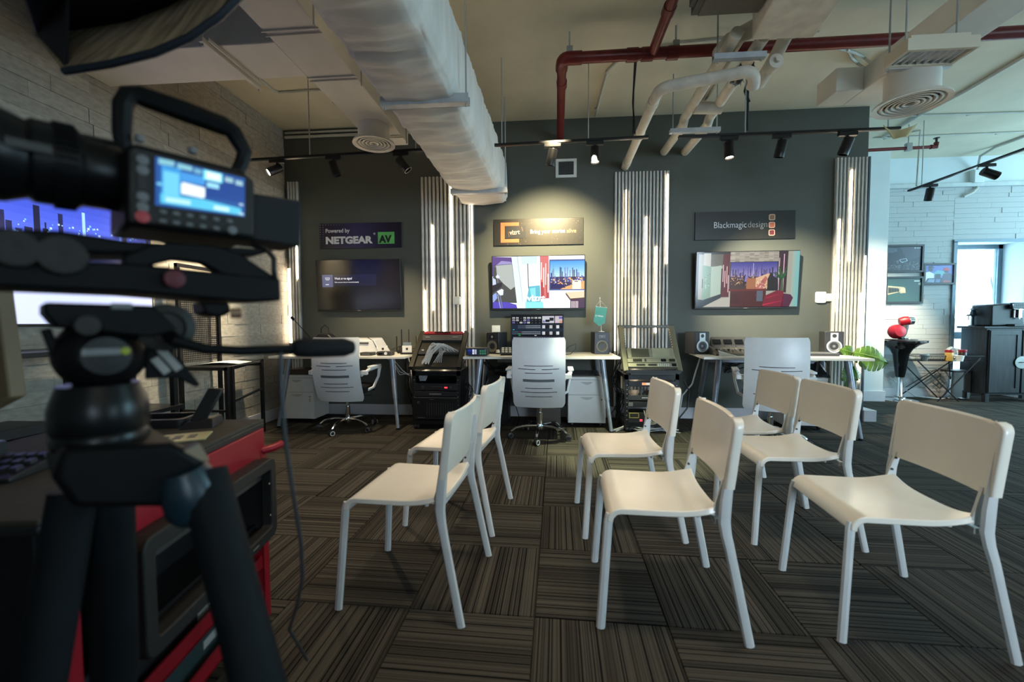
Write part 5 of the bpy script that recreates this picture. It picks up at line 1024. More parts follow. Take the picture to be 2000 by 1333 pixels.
def stemleaf(b, tp, wid, nrm, st, lab=None):
    l = leaf(b, tp, wid, nrm).build('leaf', LEAF, t, recalc=False); MB().tube([(0, 0, .25), st, Vector(b)], .006, 8).build('stem', M('plant_stem', (.12, .2, .04), .5), t)
    MB().tube([b, Vector(b).lerp(Vector(tp), .5)-Vector(nrm).normalized()*.0, tp], [.004, .003, .001], 6).build('leaf_vein', M('leaf_vein', (.25, .38, .08), .5), l)
    return l
LQ = Vector((3.22, 4.88, 0)); stemleaf(P(1668, 688, Y=4.52)-LQ, P(1744, 706, Y=4.40)-LQ, .145, (.05, -1, .55), (.02, -.1, .55))
stemleaf(P(1668, 690, Y=4.62)-LQ, P(1643, 682, Y=4.62)-LQ, .05, (-.1, -1, .5), (.0, -.1, .5))
stemleaf(P(1668, 716, Y=4.6)-LQ, P(1680, 744, Y=4.5)-LQ, .05, (.1, -1, .3), (0, -.1, .45))
stemleaf(P(1660, 712, Y=4.6)-LQ, P(1652, 745, Y=4.5)-LQ, .045, (.3, -1, .2), (.02, -.1, .45))
stemleaf(P(1664, 690, Y=4.65)-LQ, P(1653, 674, Y=4.65)-LQ, .045, (-.2, -1, .4), (0, -.1, .5))
# ---------------------------------------------------------------- coffee corner on the right
def poster(label, a, b, polys, bg):
    p, q = P(*a, Y=YF-.03), P(*b, Y=YF-.03); w, h = q.x-p.x, p.z-q.z; t = thing('framed_picture', label, 'picture', ((p.x+q.x)/2, YF-.012, (p.z+q.z)/2), group='black framed pictures in the coffee corner')
    MB().ring([(-w/2,-h/2), (w/2,-h/2), (w/2,h/2), (-w/2,h/2)], [(-w/2+.028,-h/2+.028), (w/2-.028,-h/2+.028), (w/2-.028,h/2-.028), (-w/2+.028,h/2-.028)], -.028, 0).build('frame', BLACK, t, bevel=.002)
    picture('print', t, w-.05, h-.05, [rc(bg, 0, 0, 1, 1, 1)]+polys, PRINT, -.012); MB().box(-w/2+.02, w/2-.02, -.011, -.002, -h/2+.02, h/2-.02).build('backing', DARKG, t); return t, w, h
rr = random.Random(12); pa = [((70, 76, 92), [(0,.98),(.28,.92),(.30,.80),(.15,.74),(0,.76)], 2), ((58,56,72), [(.35,1),(1,1),(1,.6),(.6,.4)], 2)]
for k in range(150):
    u = rr.uniform(0, .95); v = rr.uniform(.04, .16+.34*(1-abs(u-.45)*1.3)); g = rr.randint(90, 190); pa.append(((g, g+8, g+6), [(u, v), (u+.03, v+.012), (u+.031, v+.02), (u, v+.008)], 3))
pa += [((190,200,205), [(.36,.46),(.56,.52),(.60,.40),(.42,.34)], 4), ((40,46,58), [(.38,.45),(.55,.50),(.58,.41),(.43,.36)], 5), rc((215, 225, 235), .84, .92, .97, .94, 5), rc((170, 215, 230), .79, .905, .82, .955, 5)]
poster('upper black framed picture of a bridge-like structure at night', (1730, 479), (1803, 532), pa, (36, 34, 50))
pb = [((150,140,110), [(.02,.68),(.52,.62),(.56,.38),(.40,.36),(.38,.42),(.02,.30)], 2), ((46,52,48), [(.04,.62),(.34,.58),(.34,.44),(.04,.36)], 3), ((190,176,136), [(.40,.60),(.54,.58),(.55,.40),(.42,.42)], 3), rc((215, 225, 220), .79, .86, .96, .90, 4), ((160,180,170), circ(.06, 12, .97, .76), 4)]
for k in range(12): pb.append(rc((210, 204, 176), .03+.04*k, .66-.005*k, .05+.04*k, .685-.005*k, 4))
for k in range(4): pb.append(rc((30, 34, 32), .07+.08*k, .40+.03, .12+.08*k, .55, 5))
poster('lower black framed picture of a dark green scene, left of window', (1730, 541), (1802, 593), pb, (36, 66, 62))
pc = [rc((96, 104, 176), 0, .5, 1, 1, 2), ((96,160,170), [(.30,.55),(.45,.72),(.68,.66),(.76,.5),(.6,.42),(.3,.42)], 3), ((225,225,228), [(0,.2),(0,.58),(.16,.64),(.32,.52),(.34,.10),(0,.05)], 4), ((52,40,44), circ(.09, 12, .20, .74), 5), ((30,28,36), [(.08,.83),(.34,.84),(.30,.88),(.26,.95),(.14,.95),(.12,.88)], 6), ((176,34,44), [(.64,.70),(.68,.84),(.80,.86),(.88,.74),(.86,.66)], 6), ((60,44,50), circ(.08, 12, .76, .64), 5), ((70,60,84), [(.58,.05),(.66,.52),(.86,.56),(1,.40),(1,0),(.6,0)], 4), ((44,46,60), [(.38,.5),(.56,.5),(.56,.28),(.38,.28)], 6), ((30,34,48), [(.02,.02),(.10,.26),(.62,.28),(.58,.0),(.02,0)], 7), ((120,140,165), [(.08,.04),(.14,.22),(.36,.22),(.34,.03)], 8), ((90,110,150), [(.38,.03),(.40,.22),(.56,.22),(.53,.02)], 8), ((150,60,56), [(.62,.0),(.66,.16),(.92,.12),(.9,0)], 8)]
poster('small framed picture of two people with a camera monitor beside the window', (1804, 515), (1865, 556), pc, (120, 120, 170))
tag(MB().box(P(1727, 515, Y=YF-.02).x, P(1731, 515, Y=YF-.02).x, YF-.05, YF-.012, P(1727, 556, Y=YF-.02).z, P(1727, 515, Y=YF-.02).z).build('framed_picture', BLACK, bevel=.002), 'sliver of a black picture frame showing behind the column', 'picture')
# bar table
t = thing('bar_table', 'round black pedestal bar table on a chrome stem beside the column', 'table', (5.06, 6.44, 0))
MB().lathe([(.001, .02), (.21, .006), (.21, 0)], n=36).build('base_plate', CHROME, t); MB().lathe([(.05, .015), (.045, .04), (.034, .06), (.032, .36)], n=20).lathe([(.07, .03), (.075, .045), (.055, .06)], n=20).build('stem', CHROME, t)
MB().lathe([(.05, .335), (.053, .36), (.06, .40), (.075, .52), (.09, .66), (.13, .74), (.20, .80), (.27, .83), (.285, .838), (.285, .862), (.27, .866), (.001, .862)], n=40).build('tulip_top', M('glossy_black', (.007, .007, .008), .12), t)
t = thing('capsule_coffee_machine', 'red round capsule coffee machine on the bar table', 'coffee machine', (5.03, 6.42, .866))
MB().box(-.14, .16, -.10, .10, 0, .012).build('tray', BLACK, t, bevel=.004)
MB().lathe([(.001, -.10), (.06, -.085), (.098, -.03), (.10, .02), (.075, .075), (.001, .09)], (-.055, 0, .12), (0,-1,.1), 24).build('red_tank', REDM, t)
MB().tube([(-.02, 0, .03), (.03, 0, .10), (.05, 0, .18), (.06, 0, .24)], [.05, .045, .045, .04], 14).build('body', DARKG, t)
MB().lathe([(.001, -.07), (.05, -.06), (.066, -.01), (.062, .04), (.001, .06)], (.05, 0, .27), (.8,-.3,.1), 24).build('red_head', REDM, t)
MB().lathe([(.045, 0), (.058, .02), (.05, .06), (.02, .075), (.001, .076)], (.085, -.012, .272), (.8,-.3,.0), 22).build('chrome_nose', CHROME, t); MB().cyl((.08, 0, .012), (.08, 0, .03), .045).build('drip_stand', CHROME, t)
# folding tray table
t = thing('folding_tray_table', 'black wire mesh tray on crossed folding legs in the coffee corner', 'table', (5.62, 6.52, 0)); W_ = .46
z_ = .60; tr = MB()
MB().ring([(-W_,-.17), (W_,-.17), (W_,.17), (-W_,.17)], [(-W_+.01,-.16), (W_-.01,-.16), (W_-.01,.16), (-W_+.01,.16)], z_+.04, z_+.05, lambda a, b, d: (a, b, d)).build('rim', BLACKM, t)
ms = MB()
for k in range(46): x = -W_+.02*k; ms.box(x, x+.004, -.16, .16, z_-.03, z_-.027)
for k in range(16): y = -.16+.02*k; ms.box(-W_+.03, W_-.03, y, y+.004, z_-.03, z_-.027)
for k in range(60): ms.bar((-W_+.03+.015*k, -.155, z_-.03), (-W_+.02+.0155*k, -.168, z_+.045), .003, .003)
o = ms.build('mesh_tray', BLACKM, t); o['kind'] = 'stuff'
for y in (-.16, .16):
    MB().bar((-W_+.06, y, z_-.02), (.16, y, .0), .012, .012).build('leg', BLACKM, t); MB().bar((W_-.04, y, z_+.02), (-.12 if y < 0 else -.4, y, .0), .012, .012).build('leg', BLACKM, t)
MB().bar((.0, -.165, .62), (.36, .165, .0), .010, .010).build('brace', BLACKM, t)
for lab, x, y, r, h, m, cap in [('honey coloured jar with a red lid on the mesh tray', 5.63, 6.36, .045, .13, M('amber_jar', (.55, .32, .08), .2), 1), ('dark jar with a red lid, right one on the mesh tray', 5.84, 6.40, .045, .13, M('dark_jar', (.06, .03, .025), .2), 1), ('white cup beside the honey jar on the mesh tray', 5.73, 6.32, .05, .08, PAPER, 0), ('crumpled pale paper cup at the left of mesh tray', 5.36, 6.42, .05, .09, PAPER, 0)]:
    o = thing('jar' if cap else 'cup', lab, 'jar' if cap else 'cup', (x, y, .575)); MB().lathe([(r*.9, 0), (r, .01), (r, h-.01), (r*.9, h)] if cap else [(r*.7, 0), (r, h), (r*.93, h), (r*.6, .01), (.001, .01)], n=20).build('body', m, o)
    if cap: MB().lathe([(r, h-.01), (r*1.02, h-.005), (r*1.02, h+.022), (r*.98, h+.026), (.001, h+.026)], n=20).build('lid', REDM, o)
o = MB().sheet(lambda u, v: ((u-.5)*.16+.02*math.sin(v*9), (v-.5)*.10+.015*math.sin(u*11), .06+.05*math.sin(u*7+v*5)*math.sin(PI*u)), 12, 10, .001).build('plastic_bag', M('clear_film', (.7, .78, .8), .2, alpha=.6)); o.location = (5.76, 6.46, .66); tag(o, 'crumpled clear plastic film behind the jars on the tray', 'plastic bag')
# bin
t = thing('pedal_bin', 'small steel pedal bin with black lid left of dark cabinet', 'bin', (5.94, 6.60, 0)); MB().prism(rrect(.28, .20, .04), .02, .40, lambda a, b, d: (a, b, d)).build('body', CHROME, t); MB().prism(rrect(.29, .21, .04), .40, .425, lambda a, b, d: (a, b, d)).build('lid', BLACK, t, bevel=.006); MB().prism(rrect(.28, .20, .04), 0, .02, lambda a, b, d: (a, b, d)).build('base', BLACK, t); MB().box(-.03, .05, -.13, -.08, .012, .03).build('pedal', BLACK, t, bevel=.004)
# dark cabinet and coffee machine
CX0 = 6.10
t = thing('sideboard', 'dark stained wooden cabinet with a round brass plate on its doors', 'cabinet', (CX0, 6.34, 0)); cw, cdp, chh = .86, .38, 1.03
MB().box(.0, cw, .02, cdp, .10, chh).build('body', BRONB, t, bevel=.003); MB().box(-.06, cw+.06, -.01, cdp+.005, chh, chh+.028).build('top', BRONB, t, bevel=.004)
for x in (0, cw-.05):
    for y in (0, cdp-.05): MB().box(x, x+.05, y, y+.05, 0, .12).build('leg', BRONB, t)
for x0, x1 in ((.02, .428), (.434, .842)):
    dr = MB().box(x0, x1, 0, .02, .13, chh-.02).build('door', BRONB, t, bevel=.003); MB().ring([(x0+.01,.14), (x1-.01,.14), (x1-.01,chh-.03), (x0+.01,chh-.03)], [(x0+.06,.20), (x1-.06,.20), (x1-.06,chh-.09), (x0+.06,chh-.09)], -.010, 0).build('door_rail', BRONB, dr)
MB().lathe([(.085, 0), (.085, .006), (.001, .007)], (.431, -.010, .56), (0,-1,0), 36).build('round_plate', M('pewter_plate', (.34, .35, .33), .4, .6), t); MB().tube([(.39, -.02, .56), (.41, -.028, .565), (.431, -.024, .56), (.45, -.028, .565), (.472, -.02, .56)], .005, 6).build('latch', BLACKM, t)
MB().box(.01, .03, .1, .11, .14, 1.0).build('side_groove', BLACK, t)
t = thing('espresso_machine', 'black automatic espresso machine on the dark cabinet, cut off at right', 'coffee machine', (6.17, 6.38, chh+.028))
MB().hull8([(0,0,.0), (.42,0,0), (.42,.30,0), (0,.30,0)], [(.015,.02,.30), (.42,.0,.33), (.42,.30,.33), (.015,.30,.31)]).build('body', BLACK, t, bevel=.02); MB().box(.22, .42, -.05, .0, .24, .325).build('control_head', BLACK, t, bevel=.008)
MB().tube([(.22, -.05, .31), (.215, -.052, .25), (.23, -.052, .235), (.42, -.052, .225)], .005, 6).build('silver_trim', CHROME, t)
for k in range(6): MB().lathe([(.006, 0), (.005, .003), (.001, .004)], (.27+.024*k, -.05, .285+.002*k), (0,-1,0), 10).build('button', MIDG, t)
MB().box(.30, .34, -.05, 0, .12, .24).cyl((.32, -.03, .10), (.32, -.03, .14), .012).cyl((.27, -.02, .12), (.27, -.02, .22), .010).build('spout', CHROME, t); MB().box(.20, .42, -.10, .0, 0, .03).build('drip_tray', DARKG, t, bevel=.004)
t = thing('lantern', 'small dark pagoda shaped ornament against the bright window', 'ornament', (6.22, 6.62, chh+.028)); m = M('dark_bronze', (.02, .03, .05), .5)
t.location = (6.14, 6.60, chh+.028)
MB().lathe([(.045, 0), (.045, .012), (.012, .02), (.012, .13), (.02, .135), (.02, .15)], n=16).build('stem', m, t); MB().box(-.07, .07, -.02, .02, .15, .165).box(-.06, -.056, -.002, .002, .09, .15).build('crossbar', m, t); MB().lathe([(.035, .165), (.03, .20), (.022, .23), (.05, .235), (.02, .255), (.008, .285)], n=4).build('roof', m, t)
cbl('thin dark cable looping on the wall behind the folding tray table', [(5.35, 6.70, .15), (5.55, 6.68, .30), (5.75, 6.69, .42), (5.85, 6.70, .30), (5.72, 6.70, .22), (5.9, 6.66, .05)], .006)
cbl('white cable lying along the wall under the tray table', [(5.12, 6.70, .30), (5.25, 6.68, .18), (5.4, 6.6, .03), (5.7, 6.55, .01), (5.85, 6.6, .012)], .007, CABLEW)
o = thing('power_plug', 'dark red plug hanging on a cable beside the bar table stem', 'plug', (5.23, 6.66, .34)); MB().box(-.03, .03, -.03, .0, -.02, .03).build('plug_body', M('dark_red_plug', (.12, .01, .015), .4), o, bevel=.005); MB().tube([(0, 0, .03), (-.04, 0, .12), (-.02, 0, .30)], .005, 6).build('cord', CABLE, o); MB().box(-.04, .04, 0, .03, -.04, .06).build('socket', PAPER, o)
cbl('white cable against the brick wall behind the coffee machine, rising straight', [(4.90, 6.69, .87), (4.91, 6.69, 1.15), (4.93, 6.69, 1.18)], .004, CABLEW)
# ---------------------------------------------------------------- left wall: big screen, mesh stand, console
t = thing('video_wall_screen', 'large lit display on the brick wall behind the film camera, blue skyline', 'television', (XL+.05, 2.20, 1.66), rz=PI/2)
vw, vh = 2.0, 1.06
MB().box(-vw/2, vw/2, 0, .05, -vh/2, vh/2).build('casing', BLACK, t, bevel=.004)
s4 = vgrad((84, 108, 235), (30, 50, 170), 0, .56, 1, 1, 10)+vgrad((150, 180, 255), (84, 108, 235), 0, .42, 1, .56, 6)+[rc((206, 216, 255), 0, 0, 1, .24, 1), rc((34, 44, 100), 0, .40, 1, .50, 2)]
s4 += skyline(.30, 1, .46, .26, 30, [(24, 30, 80), (36, 44, 110), (20, 24, 60)], 4, 21)+dots(.55, .46, .95, .66, 70, [(120, 190, 255), (190, 220, 255)], 5, .003)+[rc((160,210,255), .748, .48, .758, .74, 5), rc((130,180,255), .876, .48, .882, .80, 5), rc((180,220,255), .752, .8, .758, .86, 5)]
for r_ in range(9):
    for k in range(9): g = random.Random(r_*17+k).uniform(.55, 1.1); s4.append(rc((min(255, 170*g), 176*g, min(255, 230*g)), .33+.074*k+.02*(r_ % 3), .245+.017*r_, .33+.074*(k+.95)+.02*(r_ % 3), .245+.017*(r_+.85), 3))
s4 += [rc((110, 50, 46), 0, .24, .33, 1, 5)]
for u in (.06, .13, .20, .275): s4.append(rc((235, 235, 255), u, .3, u+.012, .95, 6))
picture('screen', t, vw-.03, vh-.03, s4, SCREEN_HOT, -.003)
t = thing('mesh_side_table', 'black steel table with mesh top and tall perforated back panel by brick wall', 'table', (-3.15, 3.38, 0)); W_, D_ = .42, .80
for x, y, h in ((0, 0, 1.66), (W_, 0, .77), (0, .44, 1.66), (W_, .06, .77), (.17, D_, .77)): MB().box(x, x+.028, y, y+.028, 0, h).build('leg', BLACKM, t)
MB().box(0, W_+.03, 0, .03, .74, .77).box(0, W_+.03, .44, .465, .74, .77).bar((W_+.015, .03, .755), (.185, D_, .755), .03, .03).box(0, .03, 0, D_, .74, .77).box(0, .03, 0, .46, 1.63, 1.66).box(0, W_, .0, .02, .38, .40).bar((W_+.015, .06, .46), (.185, D_, .46), .02, .02).build('frame', BLACKM, t)
mp = MB(); n_y, n_z = 22, 44; hy, hz = .41/n_y, .80/n_z
for i in range(n_y):
    for j in range(n_z):
        y0, z0 = .028+i*hy, .80+j*hz; o_ = [(y0, z0), (y0+hy, z0), (y0+hy, z0+hz), (y0, z0+hz)]; c_ = (y0+hy/2, z0+hz/2); q_ = hy*.46
        k = len(mp.v); mp.v += [(.012, *p) for p in o_]+[(.012, c_[0]+a*q_, c_[1]+b*q_) for a, b in ((0,-1), (1,0), (0,1), (-1,0))]; mp.f += [(k,k+1,k+5,k+4), (k+1,k+2,k+6,k+5), (k+2,k+3,k+7,k+6), (k+3,k,k+4,k+7)]; mp.m += [0]*4
o = mp.build('perforated_panel', BLACKM, t, smooth=False); sm = o.modifiers.new('s', 'SOLIDIFY'); sm.thickness = .0015
tm = MB()
for k in range(28): tm.box(.03, W_, .03+.0149*k, .037+.0149*k, .762, .766)
for k in range(24): tm.box(.03+.0165*k, .036+.0165*k, .03, .44, .762, .767)
o = tm.hull8([(.03,.44,.762), (W_,.44,.762), (.19,D_,.762), (.03,D_,.762)], [(.03,.44,.766), (W_,.44,.766), (.19,D_,.766), (.03,D_,.766)]).build('mesh_top', BLACKM, t, smooth=False); o['kind'] = 'stuff'
t = thing('magazine', 'open magazine with grey pages on the mesh top table', 'magazine', (-2.98, 3.72, .770), .2); MB().sheet(lambda u, v: ((u-.5)*.34, (v-.5)*.24, .004+.014*abs(math.sin(PI*u))), 10, 2, .004).build('pages', M('magazine_paper', (.42, .44, .46), .6), t)
t = thing('media_console', 'black metal shelf stand below the large display on the brick wall', 'shelf', (-3.16, 1.55, 0))
for x, y in ((0, 0), (.34, 0), (0, 1.40), (.34, 1.40), (.34, .70)): MB().box(x, x+.035, y, y+.035, 0, .98).build('leg', BLACKM, t)
for z, nm in ((.96, 'top_shelf'), (.50, 'middle_shelf'), (.16, 'bottom_shelf')): MB().box(-.01, .40, -.02, 1.46, z, z+.028).build(nm, BLACKM, t)
for lab, y, z in (('flat black player box on the middle shelf of the metal stand', 1.75, .53), ('flat black player box on the bottom shelf of the metal stand', 1.80, .19)):
    o = thing('media_player', lab, 'media player', (-3.10, y, z)); MB().box(0, .28, 0, .44, 0, .055).build('case', BLACK, o, bevel=.004); MB().box(.28, .282, .05, .2, .02, .035).build('display', GLASS, o)
cbl('black cable looped on top of the metal stand', [(-2.95, 2.3, .99), (-2.9, 2.5, 1.05), (-2.92, 2.75, 1.03), (-2.95, 2.9, .99)], .006)
# ---------------------------------------------------------------- foreground: film camera on its tripod
def frame2(pa, pb):
    a, b = Vector(pa), Vector(pb); return a, math.atan2(b.y-a.y, b.x-a.x)
A_, ang = frame2(P(245, 440, D=.56), P(500, 470, D=.68)); ca, sa = math.cos(ang), math.sin(ang); EX, EY = Vector((ca, sa, 0)), Vector((-sa, ca, 0))
def at(x, y, dy=0):
    """pixel -> local point of the film camera's upright side plane, dy behind it"""
    d = P(x, y, D=1)-CAM; o = A_+EY*dy; t = (o-CAM).dot(EY)/d.dot(EY); q = CAM+d*t-A_; return Vector((q.dot(EX), dy, q.z))
def pz(x, y, dy=0): q = at(x, y, dy); return (q.x, q.z)
CAMG = M('film_camera_body', (.026, .024, .022), .55, var=.1, spec=.3); CAMB = M('film_camera_black', (.005, .005, .0055), .5, var=.1, spec=.14)
fc = thing('film_camera', 'large out-of-focus black film camera with glowing touch screen, in left foreground', 'camera', A_, ang)
body = [pz(245, 285), pz(262, 278), pz(470, 330), pz(498, 352), pz(500, 470), pz(245, 440)]
MB().prism(body, 0, .13).build('body', CAMB, fc, bevel=.006)
pan = [pz(250, 296), pz(258, 288), pz(482, 345), pz(493, 358), pz(494, 462), pz(250, 434)]
MB().prism(pan, -.006, 0).build('side_panel', CAMG, fc, bevel=.003)
c = [at(303, 306, -.007), at(478, 349, -.007), at(478, 424, -.007), at(303, 401, -.007)]
me_pts = [tuple(q) for q in c]; sb = MB(); sb.add([(q.x, q.y, q.z) for q in c]+[(q.x, q.y+.004, q.z) for q in c], [(0,1,2,3), (7,6,5,4), (0,4,5,1), (1,5,6,2), (2,6,7,3), (3,7,4,0)]); sb.build('screen_bezel', GLASS, fc, smooth=False)
def scr(u, v): q = c[3].lerp(c[2], u).lerp(c[0].lerp(c[1], u), v); return q
ui = [((36,80,150), [(0,0),(1,0),(1,1),(0,1)], 1), ((30,66,140), [(.5,.35),(1,.35),(1,.8),(.5,.8)], 2), ((60,150,215), [(.06,.10),(.26,.10),(.26,.86),(.06,.86)], 2), ((110,200,235), [(.08,.15),(.24,.15),(.24,.75),(.08,.75)], 3), ((70,150,220), [(.26,.60),(.52,.60),(.52,.80),(.26,.80)], 3), ((235,250,255), [(.26,.32),(.50,.30),(.52,.34),(.52,.55),(.28,.58),(.26,.54)], 4), ((120,225,245), [(.50,.74),(.72,.74),(.72,.97),(.50,.97)], 4), ((225,250,255), [(.53,.77),(.70,.77),(.70,.94),(.53,.94)], 5), ((150,215,240), [(.54,.58),(.68,.58),(.68,.70),(.54,.70)], 4), ((130,190,205), [(.03,.86),(.19,.88),(.19,.99),(.03,.98)], 4), ((130,190,205), [(.22,.86),(.38,.86),(.38,.97),(.22,.97)], 4), ((110,170,200), [(.40,.84),(.48,.84),(.48,.95),(.40,.95)], 4), ((150,190,200), [(.75,.80),(.85,.80),(.85,.92),(.75,.92)], 4), ((150,190,200), [(.88,.78),(.97,.78),(.97,.90),(.88,.90)], 4),
      ((90,195,230), [(.05,.06),(.95,.03),(.95,.20),(.5,.28),(.05,.26)], 3), ((180,230,245), [(.10,.10),(.36,.10),(.36,.20),(.10,.20)], 4), ((200,240,250), [(.62,.08),(.80,.07),(.80,.17),(.62,.17)], 4), ((170,200,220), circ(.03, 12, .95, .30), 4), ((170,210,225), circ(.035, 12, .95, .06), 5), ((120,200,230), circ(.03, 12, .04, .45), 4)]
me = bpy.data.meshes.new('touch_screen'); vs, fs, cs = [], [], []
for col_, pts, l in ui:
    k = len(vs); vs += [tuple(scr(u, v)+Vector((0, -.0004*l, 0))) for u, v in pts]; fs.append(tuple(range(k, k+len(pts)))); cs.append((*lin(col_), 1))
me.from_pydata(vs, [], fs); me.materials.append(attr_mat('camera_touch_screen', 1.25, .2)); at_ = me.color_attributes.new('col', 'FLOAT_COLOR', 'CORNER')
for p in me.polygons:
    for li in p.loop_indices: at_.data[li].color = cs[p.index]
o = bpy.data.objects.new('touch_screen', me); COL.objects.link(o); o.parent = fc
for y0, m in ((313, MIDG), (333, MIDG), (385, MIDG), (405, MIDG), (424, M('camera_red_button', (.45, .04, .05), .4))): q = at(278, y0, -.006); MB().lathe([(.007, 0), (.0065, .003), (.001, .004)] if m is MIDG else [(.008, 0), (.008, .003), (.001, .004)], q, (0,-1,0), 14).build('button', m, fc)
for j in range(2):
    for i in range(6): q = at(318+26*i, 414+18*j+3.6*i, -.006); MB().obox(q, (.008, .004, .005)).build('key', MIDG, fc, bevel=.001)
q = at(453, 450, -.006); MB().lathe([(.007, 0), (.006, .004), (.001, .005)], q, (0,-1,0), 14).build('joystick', MIDG, fc)
q = at(262, 345, -.006); MB().obox(q+Vector((.008, 0, 0)), (.010, .004, .03)).build('recess', BLACK, fc)
# handle
dyh = .06
hp = [at(x, y, dyh) for x, y in ((243, 300), (238, 260), (240, 205), (252, 186), (275, 188), (360, 218), (436, 246), (455, 258), (478, 298), (472, 322), (462, 338))]
MB().tube(hp, [.010, .011, .012, .013, .015, .0165, .016, .014, .012, .011, .010], 8).build('top_handle', CAMB, fc, angle=30)
for x, y in ((272, 277), (376, 300)): q = at(x, y, .05); MB().lathe([(.006, 0), (.006, .008), (.001, .009)], q, n=10).build('mounting_screw', MIDG, fc)
b0_, b1_ = at(500, 378, .02), at(590, 392, .02); b2_, b3_ = at(588, 482, .02), at(500, 470, .02)
MB().prism([(b0_.x-.01, b0_.z), (b1_.x, b1_.z), (b2_.x, b2_.z), (b3_.x-.01, b3_.z)], .02, .10).build('battery', M('battery_dark_grey', (.016, .016, .018), .6, spec=.2), fc, bevel=.004)
# lens, pointing left
L0 = at(247, 350, .065)
MB().lathe([(.040, 0), (.048, .012), (.048, .045), (.052, .05), (.052, .09), (.048, .095), (.056, .115), (.056, .17), (.060, .175), (.060, .25), (.066, .26), (.066, .34), (.05, .34), (.045, .33), (.001, .32)], L0, (-1, 0, 0), 40).build('lens_barrel', M('lens_black', (.006, .006, .007), .3, spec=.35), fc)
for a, w in ((.052, .020), (.125, .035), (.20, .03)):
    g = MB()
    for k in range(36): an = 2*PI*k/36; r_ = .0535 if a < .1 else .0575 if a < .18 else .0615; g.obox(L0+Vector((-a-w/2, r_*math.cos(an), r_*math.sin(an))), (w, .004, .005), (an, 0, 0))
    o = g.build('focus_ring_teeth', CAMB, fc, smooth=False); o['kind'] = 'stuff'
MB().box(L0.x-.112, L0.x-.075, L0.y-.0575, L0.y-.0515, L0.z-.002, L0.z+.008).build('lens_scale', M('lens_scale_print', (.05, .047, .043), .5), fc)
# plates and rails under the camera
def slab(nm, poly, d0, d1, m, bev=.004, par=None): return MB().prism([pz(*p) for p in poly], d0, d1).build(nm, m, par or fc, bevel=bev)
slab('base_plate', [(-120, 500), (250, 515), (543, 545), (545, 588), (470, 590), (250, 572), (-120, 556)], -.01, .11, CAMB)
slab('camera_cheese_plate', [(-120, 440), (120, 450), (250, 470), (540, 488), (500, 500), (255, 496), (-120, 492)], .0, .10, CAMB)
slab('cradle_arch', [(240, 500), (295, 478), (330, 474), (420, 480), (470, 498), (545, 548), (500, 552), (430, 535), (395, 515), (340, 508), (290, 520), (240, 540)], -.005, .02, CAMB, .003)
slab('rear_clamp', [(395, 590), (450, 592), (452, 612), (430, 620), (400, 614)], .0, .06, CAMB)
q = at(338, 546, -.01); MB().lathe([(.012, 0), (.012, .012), (.001, .014)], q, (0,-1,0), 16).build('red_knob', M('dark_red_knob', (.10, .006, .012), .5), fc)
q = at(450, 612, -.0); MB().lathe([(.008, 0), (.008, .014), (.001, .016)], q, (1, -.3, 0), 12).build('side_knob', M('copper_knob', (.30, .18, .11), .4, .3), fc)
for x, y, r_ in ((30, 487, .022), (120, 500, .024)): q = at(x, y, -.01); MB().lathe([(r_, 0), (r_*.9, .012), (.4*r_, .013), (.001, .010)], q, (0,-1,0), 20).build('rod_clamp_knob', CAMG, fc)
MB().tube([at(495, 480, .03), at(520, 488, .0), at(535, 505, -.01), at(535, 530, -.01), at(538, 548, 0)], .0042, 8).build('short_cable', CABLE, fc)
# tripod with fluid head
tc = at(200, 700, .05); TP = A_+EX*tc.x+EY*.05
tr = thing('tripod', 'heavy black camera tripod with round fluid head, blurred in the left foreground', 'tripod', A_, ang)
slab('head_plate', [(85, 590), (300, 597), (345, 640), (345, 650), (290, 660), (110, 640), (85, 612)], .0, .10, CAMB, par=tr)
slab('silver_label', [(216, 592), (258, 593), (258, 605), (216, 604)], -.003, .0, MIDG, .001, tr)
R_ = (at(298, 700, .05)-at(105, 700, .05)).length/2; hc = at(200, 700, .05)
MB().lathe([(.001, -R_*1.0), (R_*.5, -R_*.92), (R_*.78, -R_*.72), (R_*.93, -R_*.40), (R_, 0), (R_*.95, R_*.4), (R_*.78, R_*.72), (R_*.5, R_*.92), (.001, R_)], hc+Vector((0, .01, .005)), (0,-1,0), 36).build('fluid_head', CAMB, tr)
MB().lathe([(R_*.55, 0), (R_*.5, .006), (.001, .007)], hc+Vector((0, .01-R_*.90, .005)), (0,-1,0), 30).build('head_side_cap', M('dark_cap', (.011,.011,.012), .35), tr)
for k, x in enumerate((166, 176, 186, 197, 208, 219, 229)): q = at(x, 689-k*.4, .05-R_*.98); MB().obox(q+Vector((0, 0, 0)), (.0062, .002, .0085)).build('lettering_stroke', M('faded_white_print', (.22, .22, .22), .5), tr)
q = at(245, 686, .05-R_*.98); MB().lathe([(.005, 0), (.005, .002), (.001, .003)], q, (0,-1,0), 12).build('yellow_dot', M('yellow_green_dot', (.35, .38, .03), .5), tr)
q = at(170, 636, .0); MB().lathe([(.013, 0), (.012, .012), (.001, .013)], q, (0,-1,0), 16).build('brake_knob', CAMG, tr)
q = at(322, 640, .02); MB().lathe([(.030, 0), (.034, .006), (.034, .014), (.022, .018), (.020, .013), (.001, .013)], q, (0,-1,0), 26).build('pan_rosette', CAMG, tr)
Rb = (at(300, 815, .05)-at(95, 815, .05)).length/2; bc = at(197, 815, .05); zt, zb = at(197, 778, .05).z-bc.z, at(197, 880, .05).z-bc.z
